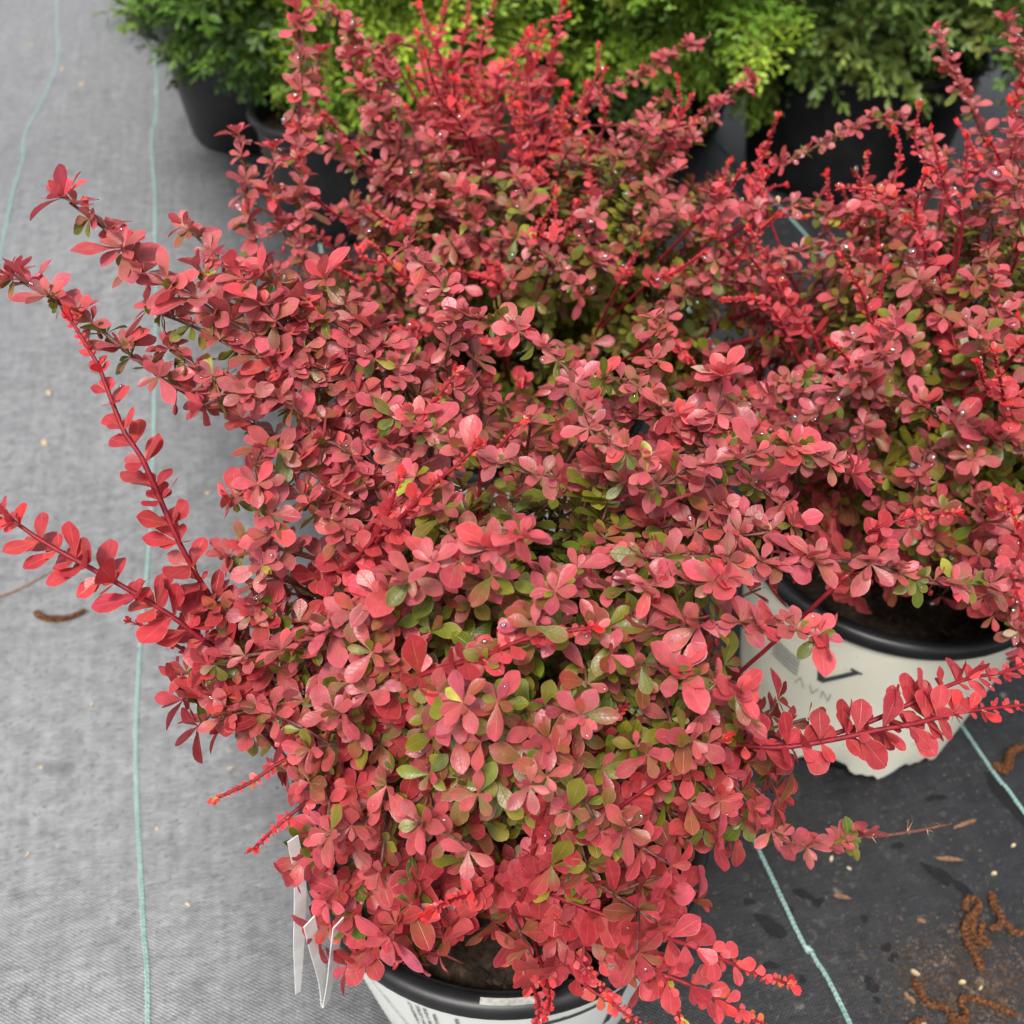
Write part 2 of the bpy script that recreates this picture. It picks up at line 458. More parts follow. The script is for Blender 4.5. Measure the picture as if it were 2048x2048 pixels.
def sleeve_pot(loc, skin, label, rim_r, base_r, h, rotz, group=None):
    root = empty('nursery_pot', (*loc, 0.0), label, 'plant pot', group)
    root.rotation_euler.z = rotz
    # black inner pot with rolled rim
    mb = MB()
    lathe(mb, [(0.001, 0.006), (base_r - 0.008, 0.006), (base_r - 0.004, 0.012), (rim_r - 0.006, h - 0.03), (rim_r - 0.007, h - 0.001),
               (rim_r - 0.010, h - 0.001), (rim_r - 0.012, h - 0.05)], 72)
    mb.build('inner_wall', M['black'], root)
    mb = MB()
    lathe(mb, [(rim_r - 0.0085, h - 0.012), (rim_r + 0.0035, h - 0.014), (rim_r + 0.0055, h - 0.010), (rim_r + 0.0055, h - 0.003), (rim_r + 0.003, h + 0.0015),
               (rim_r - 0.004, h + 0.002), (rim_r - 0.010, h - 0.002), (rim_r - 0.0125, h - 0.012)], 96)
    mb.build('rim', M['black'], root)
    # printed skin, its foot cut into scallops
    def scal(j, a):
        if j != 0: return 0.0
        return 0.010 + 0.009 * math.sin(a * 9) + 0.004 * math.sin(a * 23 + 1) + 0.002 * math.sin(a * 51)
    prof = [(base_r, 0.004), (rim_r + 0.001, h - 0.013)]
    mb = MB()
    k = 7
    lathe(mb, [(base_r + (rim_r + 0.001 - base_r) * i / k, 0.004 + (h - 0.017) * i / k) for i in range(k + 1)], 120, 0, scal)
    sk = mb.build('printed_skin', skin, root)
    mb = MB()
    rs = rim_r - 0.013
    V, F = [(0, 0, h - 0.035)], []
    rings = 10
    for j in range(1, rings + 1):
        for i in range(40):
            a = 2 * math.pi * i / 40
            V.append((rs * j / rings * math.cos(a), rs * j / rings * math.sin(a), h - 0.035 + rng.normal(0, 0.0025)))
    for i in range(40): F.append((0, 1 + i, 1 + (i + 1) % 40))
    for j in range(rings - 1):
        for i in range(40):
            a, b = 1 + j * 40 + i, 1 + j * 40 + (i + 1) % 40
            F.append((a, a + 40, b + 40, b))
    mb.add(V, F)
    for _ in range(260):      # bark chips
        a, r = rng.uniform(0, 6.28), rs * math.sqrt(rng.uniform(0, 1)) * .97
        c = np.array([r * math.cos(a), r * math.sin(a), h - 0.032 + rng.uniform(-.002, .003)])
        sz = rng.uniform(.0015, .006) * np.array([1, rng.uniform(.3, .6), rng.uniform(.2, .4)])
        Q = Matrix.Rotation(rng.uniform(0, 6.28), 3, 'Z') @ Matrix.Rotation(rng.uniform(-.5, .5), 3, 'X')
        vv = [np.array(Q @ Vector((sx * sz[0], sy * sz[1], sz_ * sz[2]))) + c for sx in (-1, 1) for sy in (-1, 1) for sz_ in (-1, 1)]
        mb.add(vv, [(0, 1, 3, 2), (4, 6, 7, 5), (0, 4, 5, 1), (2, 3, 7, 6), (0, 2, 6, 4), (1, 5, 7, 3)])
    mb.build('soil', M['soil'], root, smooth=False)
    return root, sk, prof

def small_print(mb, prof, x0, z_top, cols, seed):
    """rows of tiny worn lettering running down the wall"""
    r = random.Random(seed)
    for c, (dx, length) in enumerate(cols):
        z = z_top - r.uniform(0, .004)
        x = x0 + dx
        end = z - length
        while z > end:
            ch = r.uniform(.0013, .0026)
            w = r.uniform(.0022, .0032)
            k = r.random()
            if k < .86:
                stroke(mb, prof, (x - w / 2, z), (x + w / 2, z - r.uniform(0, .0006)), .0005, 1)
                if r.random() < .7: stroke(mb, prof, (x - w / 2, z - ch * .7), (x + w / 2 * r.uniform(0, 1), z - ch * .7), .0004, 1)
                if r.random() < .7: stroke(mb, prof, (x + r.choice((-1, 0, 1)) * w / 2.2, z + .0002), (x + r.choice((-1, 0, 1)) * w / 2.2, z - ch * .75), .0005, 1)
            z -= ch

P1, P2, P3 = (-0.006, 0.425), (0.376, 0.720), (0.0, 0.95)
POT_H = 0.245
pot1, skin1, prof1 = sleeve_pot(P1, M['white'], 'white printed nursery pot with black rim holding the low front barberry with tags', 0.150, 0.120, POT_H, 0.0)
pot2, skin2, prof2 = sleeve_pot(P2, M['cream'], 'cream printed nursery pot with black rim and dark triangle emblem', 0.144, 0.118, POT_H, 0.0)
pot3, skin3, prof3 = sleeve_pot(P3, M['white'], 'nursery pot hidden under the barberry with upright coral shoots', 0.147, 0.122, POT_H, 0.0)
# front pot print: columns of care text left of centre, angled signature marks, block emblem
A0 = -math.pi / 2           # towards the front
ar = (prof1[0][0] + prof1[1][0]) / 2
mb = MB(); x0 = A0 * ar
small_print(mb, prof1, x0 - .041, .212, [(-.020, .07), (-.0145, .055), (-.009, .06), (-.003, .075), (.012, .02)], 3)
for i in range(26):
    zz = .205 - i * .0034
    xx = x0 - .098 + i * .0009
    stroke(mb, prof1, (xx, zz), (xx + random.uniform(.003, .008), zz - random.uniform(-.002, .003)), .0007, 2)
mb.build('care_print', M['ink'], skin1)
mb = MB()
for p, q, w in (((x0 + .022, .205), (x0 + .022, .12), .007), ((x0 + .0255, .2015), (x0 + .085, .2015), .007), ((x0 + .0815, .198), (x0 + .0815, .12), .007)):
    stroke(mb, prof1, p, q, w, 14)
mb.build('emblem', M['ink'], skin1)
mb = MB()
for k in range(12):
    a0_, a1_ = A0 - .10 + k * .02, A0 - .10 + (k + 1) * .02
    rr = .150
    mb.add([(( rr - .0035) * math.cos(a0_), (rr - .0035) * math.sin(a0_), POT_H + .0026), ((rr + .0012) * math.cos(a0_), (rr + .0012) * math.sin(a0_), POT_H + .0026),
            ((rr + .0012) * math.cos(a1_), (rr + .0012) * math.sin(a1_), POT_H + .0026), ((rr - .0035) * math.cos(a1_), (rr - .0035) * math.sin(a1_), POT_H + .0026)], [(0, 1, 2, 3)])
mb.build('rim_sticker', M['ink_pale'], pot1)
# cream pot print: open triangle, lettering block left of it, worn marks
ar2 = (prof2[0][0] + prof2[1][0]) / 2; x0 = A0 * ar2
mb = MB()
for p, q, w in (((x0 - .090, .196), (x0 - .085, .153), .0066), ((x0 - .0855, .154), (x0 - .058, .190), .0050), ((x0 - .064, .192), (x0 - .054, .189), .0034)):
    stroke(mb, prof2, p, q, w, 12)
mb.build('emblem', M['ink'], skin2)
mb = MB()
for i in range(5):
    stroke(mb, prof2, (x0 - .140, .168 - i * .006), (x0 - .108, .166 - i * .006), .0036, 8)
mb.build('worn_block_print', M['ink_pale'], skin2)
mb = MB()
for p, q in (((-.083, .128), (-.078, .142)), ((-.078, .142), (-.073, .128)), ((-.068, .140), (-.064, .128)), ((-.064, .128), (-.059, .141)), ((-.055, .128), (-.055, .141)), ((-.055, .141), (-.048, .128)), ((-.048, .128), (-.047, .141))):
    stroke(mb, prof2, (x0 + p[0] - .026, p[1]), (x0 + q[0] - .026, q[1]), .0012, 3)
mb.build('worn_lettering', M['ink_pale'], skin2)
mb = MB()
for i in range(5):
    stroke(mb, prof2, (x0 + .02 + i * .004, .075 - i * .002), (x0 + .035 + i * .004, .080 - i * .002), .0012, 3)
mb.build('green_scuff', M['scuff'], skin2)

# ------------------------------------------------------------------ leaves
def leaf_shape(cols, rows, fold, curl, wide, tipround, wob, seed):
    """obovate blade: narrow petiole, widest past the middle, rounded tip; unit length"""
    r = np.random.default_rng(seed)
    V, UV, F = [], [], []
    for j, s in enumerate(rows):
        if s < .14: w = .025 + .03 * s / .14
        else:
            q = (s - .14) / .86
            w = .055 * (1 - q) + wide * (math.sin(math.pi * min(1.0, q ** tipround)) ** .72) * (0.55 + .45 * q)
        if s >= .999: w = .04
        for c in cols:
            x = c * w
            z = fold * abs(c) ** 1.4 * w * 1.0 - curl * (s - .15) ** 2 + wob * w * c * math.sin(s * 7 + seed) + (r.normal(0, .006) if 0 < abs(c) < 1 else 0)
            V.append((x, s, z)); UV.append(((c + 1) / 2, s))
    nc = len(cols)
    for j in range(len(rows) - 1):
        for i in range(nc - 1):
            a = j * nc + i
            F.append((a, a + 1, a + 1 + nc, a + nc))
    return np.array(V), np.array(UV), np.array(F)

COLS = (-1, 0, 1)
ROWS = (0, .14, .32, .50, .67, .81, .915, .975, 1.0)
SHAPES = []
for i in range(10):
    rr = np.random.default_rng(100 + i)
    SHAPES.append(leaf_shape(COLS, ROWS, (.04 + .02 * i if i < 4 else rr.uniform(.08, .34)), (rr.uniform(-.05, .10) if i < 4 else rr.uniform(-.14, .32)), rr.uniform(.29, .37), rr.uniform(1.2, 1.5), rr.uniform(-.15, .15), i))
LOW = [leaf_shape((-1, 0, 1), (0, .2, .48, .74, 1.0), rr_, .1, .28, 1.3, 0, 50 + k) for k, rr_ in enumerate((.15, .35, .25))]

def shape_mesh(S, name, mat):
    me = bpy.data.meshes.new(name)
    V, UV, F = S
    me.from_pydata([tuple(v) for v in V], [], [tuple(f) for f in F])
    uvl = me.uv_layers.new(name='UVMap')
    uvl.data.foreach_set('uv', UV[F.reshape(-1)].reshape(-1).astype(np.float32))
    me.polygons.foreach_set('use_smooth', [True] * len(F))
    me.materials.append(mat)
    me.update()
    return me
SHAPE_MESH = [shape_mesh(S, 'leaf', M['leaf1']) for S in SHAPES]

def unit(v):
    return v / (math.sqrt(float(v.dot(v))) + 1e-12)

def cross(a, b):
    a0, a1, a2 = a.tolist(); b0, b1, b2 = b.tolist()
    return np.array((a1 * b2 - a2 * b1, a2 * b0 - a0 * b2, a0 * b1 - a1 * b0))

UP = np.array([0, 0, 1.0])
class Leaves:
    def __init__(self): self.pos, self.mat, self.shape, self.colr, self.branch = [], [], [], [], []
    def add(self, p, d, nrm, L, W, colr, branch, shape=None):
        y = unit(d); z = unit(nrm - y * nrm.dot(y)); x = cross(y, z)
        self.pos.append(p); self.mat.append(np.stack([x * L * W, y * L, z * L], 1))
        self.shape.append(int(rng.integers(len(SHAPES))) if shape is None else shape); self.colr.append(colr); self.branch.append(branch)

def jit(c, h=.11, odd=1.0):
    k_ = rng.random() / max(odd, 1e-6)
    if k_ < .005: c = (.42, .40, .05)
    elif k_ < .0075: c = (.60, .42, .26)
    f = rng.normal(1, h)
    return np.clip(np.array(c) * f * rng.normal(1, .06, 3), .004, .85)

def mixv(a, b, t): return np.array(a) * (1 - t) + np.array(b) * t

ROSE, DUSK, BROWN = (0.58, 0.104, 0.132), (0.42, 0.082, 0.096), (0.27, 0.078, 0.036)
CRIM = (0.50, 0.056, 0.070)
DEEP, CORAL, SCARLET, ORANGE = (0.42, 0.036, 0.050), (0.66, 0.078, 0.092), (0.78, 0.042, 0.046), (0.72, 0.15, 0.035)
OLIVE, LIME, GREEN = (0.20, 0.15, 0.020), (0.29, 0.29, 0.018), (0.095, 0.140, 0.012)

def inner_color(d, z, zc):
    """shoots deep in the crown stay green; those near the light turn red. d: 0 centre .. 1 surface"""
    t = d + rng.normal(0, .10)
    if t > .78:
        c = mixv(mixv(DEEP, CRIM, rng.random()), mixv(ROSE, DUSK, rng.random()), np.clip((z - zc) * 7 + .35, 0, 1) * rng.uniform(.6, 1))
        if rng.random() < .12: c = np.array(BROWN)
        return jit(c), rng.uniform(.0, .35)
    if t > .65:
        c = mixv(BROWN, DEEP, rng.uniform(0, 1)) if rng.random() < .62 else mixv(OLIVE, LIME, rng.uniform(0, .6))
        return jit(c), rng.uniform(.3, .9)
    c = mixv(GREEN, LIME, rng.uniform(0, 1)) if rng.random() < .75 else mixv(OLIVE, BROWN, rng.random())
    return jit(c), rng.uniform(.4, 1)

def rosette(LV, p, axis, n, L0, colfn, branch, spread=(.25, 1.0), wide=1.0):
    axis = unit(axis)
    a = np.array([1.0, 0, 0]) if abs(axis[0]) < .8 else np.array([0, 1.0, 0])
    e1 = unit(cross(axis, a)); e2 = cross(axis, e1)
    ph = rng.uniform(0, 6.28)
    for k in range(n):
        az = ph + k * 2.39996 + rng.normal(0, .25)
        inner = k / max(1, n - 1)
        el = spread[0] + (spread[1] - spread[0]) * inner * rng.uniform(.5, 1.1) + rng.normal(0, .12)
        d = (e1 * math.cos(az) + e2 * math.sin(az)) * math.cos(el) + axis * math.sin(el)
        nr = axis * math.cos(el) - (e1 * math.cos(az) + e2 * math.sin(az)) * math.sin(el)
        nr = unit(nr + UP * .2 + rng.normal(0, .10, 3))
        L = L0 * (1 - .50 * inner) * rng.uniform(.68, 1.12)
        c, g = colfn(d, nr)
        LV.add(p + axis * .001, d, nr, L, rng.uniform(.72, .98) * wide, (*c, g), branch)

def spine_cluster(mb, p, axis, n=3, L=.008):
    for k in range(n):
        d = unit(axis + rng.normal(0, .8, 3)); e = unit(cross(d, UP + .01)); f = cross(d, e)
        r = .0004
        mb.add([p + e * r, p + f * r, p - (e + f) * r, p + d * L * rng.uniform(.6, 1.1)], [(0, 1, 3), (1, 2, 3), (2, 0, 3)], 1)

def fruit(mb, p):
    q = p + np.array([rng.normal(0, .003), rng.normal(0, .003), -rng.uniform(.006, .012)])
    tube(mb, [p, (p + q) / 2 + rng.normal(0, .001, 3), q], .00035, 4, 2)
    d = unit(q - p) * .0065
    tube(mb, [q, q + d * .25, q + d * .75, q + d], [.0005, .0013, .0014, .0006], 6, 2)

def grow_mature(LV, mb, P, bid, size, f0, drawn_from, opts, zc):
    """old arching wood: short spurs close together, each a rosette of leaves, spines, a few young fruits"""
    T, N, Bn = frames(P)
    s = np.concatenate([[0], np.cumsum(np.linalg.norm(np.diff(P, axis=0), axis=1))])
    S0 = s[drawn_from]; L = s[-1] - S0
    r = .0022 - .0013 * (s / s[-1])
    tube(mb, P[::2] if len(P) > 8 else P, r[::2] if len(P) > 8 else r, 6, 0, .12)
    bare = opts.get('bare', 1.0)
    d = S0 + L * f0
    k = 0
    while d < s[-1]:
        i = min(np.searchsorted(s, d), len(P) - 1)
        fr = (d - S0) / L
        p, t = P[i], T[i]
        ang = k * 2.39996 + rng.normal(0, .3)
        side = N[i] * math.cos(ang) + Bn[i] * math.sin(ang)
        axis = unit(side * .75 + UP * rng.uniform(.45, 1.0) + t * .15 + np.array([0, -.15, 0]))
        if fr > bare:
            spine_cluster(mb, p, side, 2, .009)
            d += .012; k += 1; continue
        low = max(0, -side[2])
        def cf(dd, nn, low=low, fr=fr):
            if opts.get('green'):
                return jit(mixv(LIME, OLIVE, rng.uniform(0, .8))), rng.uniform(.2, .8)
            if opts.get('red'):
                c, g = jit(mixv(DEEP, CRIM, rng.uniform(-.3, 1.2))), rng.uniform(0, .4)
            else:
                c, g = jit(mixv(ROSE, DUSK, rng.uniform(0, 1))), rng.uniform(.0, .55)
            q = low * .9 + max(0, -dd[2]) * .8 + rng.normal(0, .15)
            if q > .62: c, g = jit(mixv(OLIVE, GREEN, rng.random())), .8
            elif q > .42: c, g = jit(mixv(BROWN, c, rng.uniform(.2, .8))), rng.uniform(.4, 1)
            if rng.random() < .05: c = jit(CORAL)
            return c, g
        taper = (.80 + .25 * math.sin(math.pi * min(1, fr))) * (1 - .25 * low)
        rosette(LV, p, axis, int(rng.integers(6, 10)), .0180 * size * taper, cf, bid, (.10, .95), 1.14 if opts.get('red') else 1.0)
        if rng.random() < .45: spine_cluster(mb, p, side, int(rng.integers(1, 4)))
        if rng.random() < .16 and side[2] < .3: fruit(mb, p)
        if rng.random() < .17:        # a strong young rosette
            rosette(LV, p, unit(UP + side * .4), 3, .019 * size, lambda a_, b_: (jit(mixv(CORAL, ROSE, rng.random())), .15), bid, (.5, 1.1), 1.25)
        d += rng.uniform(.0074, .0106) * size ** .5; k += 1
    if bare >= 1.0:
        rosette(LV, P[-1], unit(T[-1] + UP * .3), 6, .018 * size, lambda a_, b_: (jit(mixv(ROSE, CORAL, rng.uniform(0, .7))), .1), bid, (.15, 1.0), 1.15)
        if opts.get('bigtip'):
            for q in (P[-1], P[-max(2, len(P) // 12)]):
                rosette(LV, q, unit(UP * .9 + T[-1] * .4 + rng.normal(0, .2, 3)), 5, .0178 * size, lambda a_, b_: (jit(mixv(ROSE, CORAL, rng.uniform(.2, 1))), .05), bid, (.3, 1.1), 1.3)

def grow_new(LV, mb, P, bid, size, f0, drawn_from, opts, zc):
    """this year's shoot: red stem, leaves in spirals of two to four, smaller and brighter to the tip"""
    T, N, Bn = frames(P)
    s = np.concatenate([[0], np.cumsum(np.linalg.norm(np.diff(P, axis=0), axis=1))])
    S0 = s[drawn_from]; L = s[-1] - S0
    tube(mb, P[::2], np.clip(.0009 + (s[-1] - s) * .006, 0, .00145)[::2], 6, 0, .05)
    d = S0 + L * f0; k = 0
    orange = rng.random() < .3
    while d < s[-1]:
        i = min(np.searchsorted(s, d), len(P) - 1)
        fr = (d - S0) / L
        left = s[-1] - d
        q = np.clip(left / .075, .22, 1)
        p, t = P[i], T[i]
        ang = k * 2.39996
        side = unit(N[i] * math.cos(ang) + Bn[i] * math.sin(ang) + UP * .25)
        young = 1 - np.clip(left / .09, 0, 1)
        def pick():
            c = mixv(DEEP, CORAL, np.clip(.35 + young * .8 + rng.normal(0, .2), 0, 1))
            if young > .35 and rng.random() < .55 * young: c = mixv(c, ORANGE if (orange and rng.random() < .7) else SCARLET, rng.uniform(.4, 1))
            return jit(c, .08)
        m = int(rng.integers(4, 7))
        for j in range(m):
            aj = ang + j * 2.1 + rng.normal(0, .5)
            rad = unit((N[i] * math.cos(aj) + Bn[i] * math.sin(aj)) * np.array([1, 1, .7]))
            lean = rng.uniform(.25, .75) + .5 * young
            nn = unit(t * .35 + UP * 1.0 + np.array([0, -.45, 0]) + rng.normal(0, .30, 3))
            rad = unit(rad - nn * rad.dot(nn) * .6)
            dd = unit(rad + t * lean)
            nn = unit(nn - rad * .25)
            Lf = .0176 * size * q * (1.0 if j == 0 else (.85 if j == 1 else rng.uniform(.35, .72))) * rng.uniform(.85, 1.12)
            LV.add(p, dd, nn, Lf, rng.uniform(1.02, 1.32), (*pick(), rng.uniform(0, .2) * (1 - young)), bid, int(rng.integers(4)))
        if rng.random() < .15: spine_cluster(mb, p, side, 1, .006)
        d += .0098 * size ** .5 * np.clip(left / .06, .3, 1) * rng.uniform(.65, 1.3); k += 1
    for j in range(6):
        dd = unit(T[-1] * 1.2 + rng.normal(0, .45, 3))
        LV.add(P[-1] - T[-1] * rng.uniform(0, .004), dd, unit(rng.normal(0, 1, 3)), .0065 * size * rng.uniform(.7, 1.3), .8, (*jit(SCARLET), 0), bid)

CAMP = np.array([0, 0, CAM_H]); CF = np.array([0, math.cos(PITCH), -math.sin(PITCH)]); CU = np.array([0, math.sin(PITCH), math.cos(PITCH)])

def ell(p, c, r): return np.linalg.norm((p - c) / r)

def fill_branch(c, r, root, zmin, reach):
    """a random leader from the root to the crown's surface"""
    while True:
        v = unit(rng.normal(0, 1, 3)); v[2] = v[2] * .95 + .18
        tip = c + unit(v) * r * (rng.uniform(.70, 1.02) if v[2] < .25 else rng.uniform(.60, .92) * reach)
        if tip[2] > zmin: break
    base = root + np.array([rng.normal(0, .02), rng.normal(0, .02), .0])
    k1 = base + (tip - base) * .35 + np.array([0, 0, .05]) * rng.uniform(.3, 1)
    k2 = base + (tip - base) * .75 + np.array([0, 0, .05]) * rng.uniform(.2, 1) + rng.normal(0, .01, 3)
    return [base, k1, k2, tip]

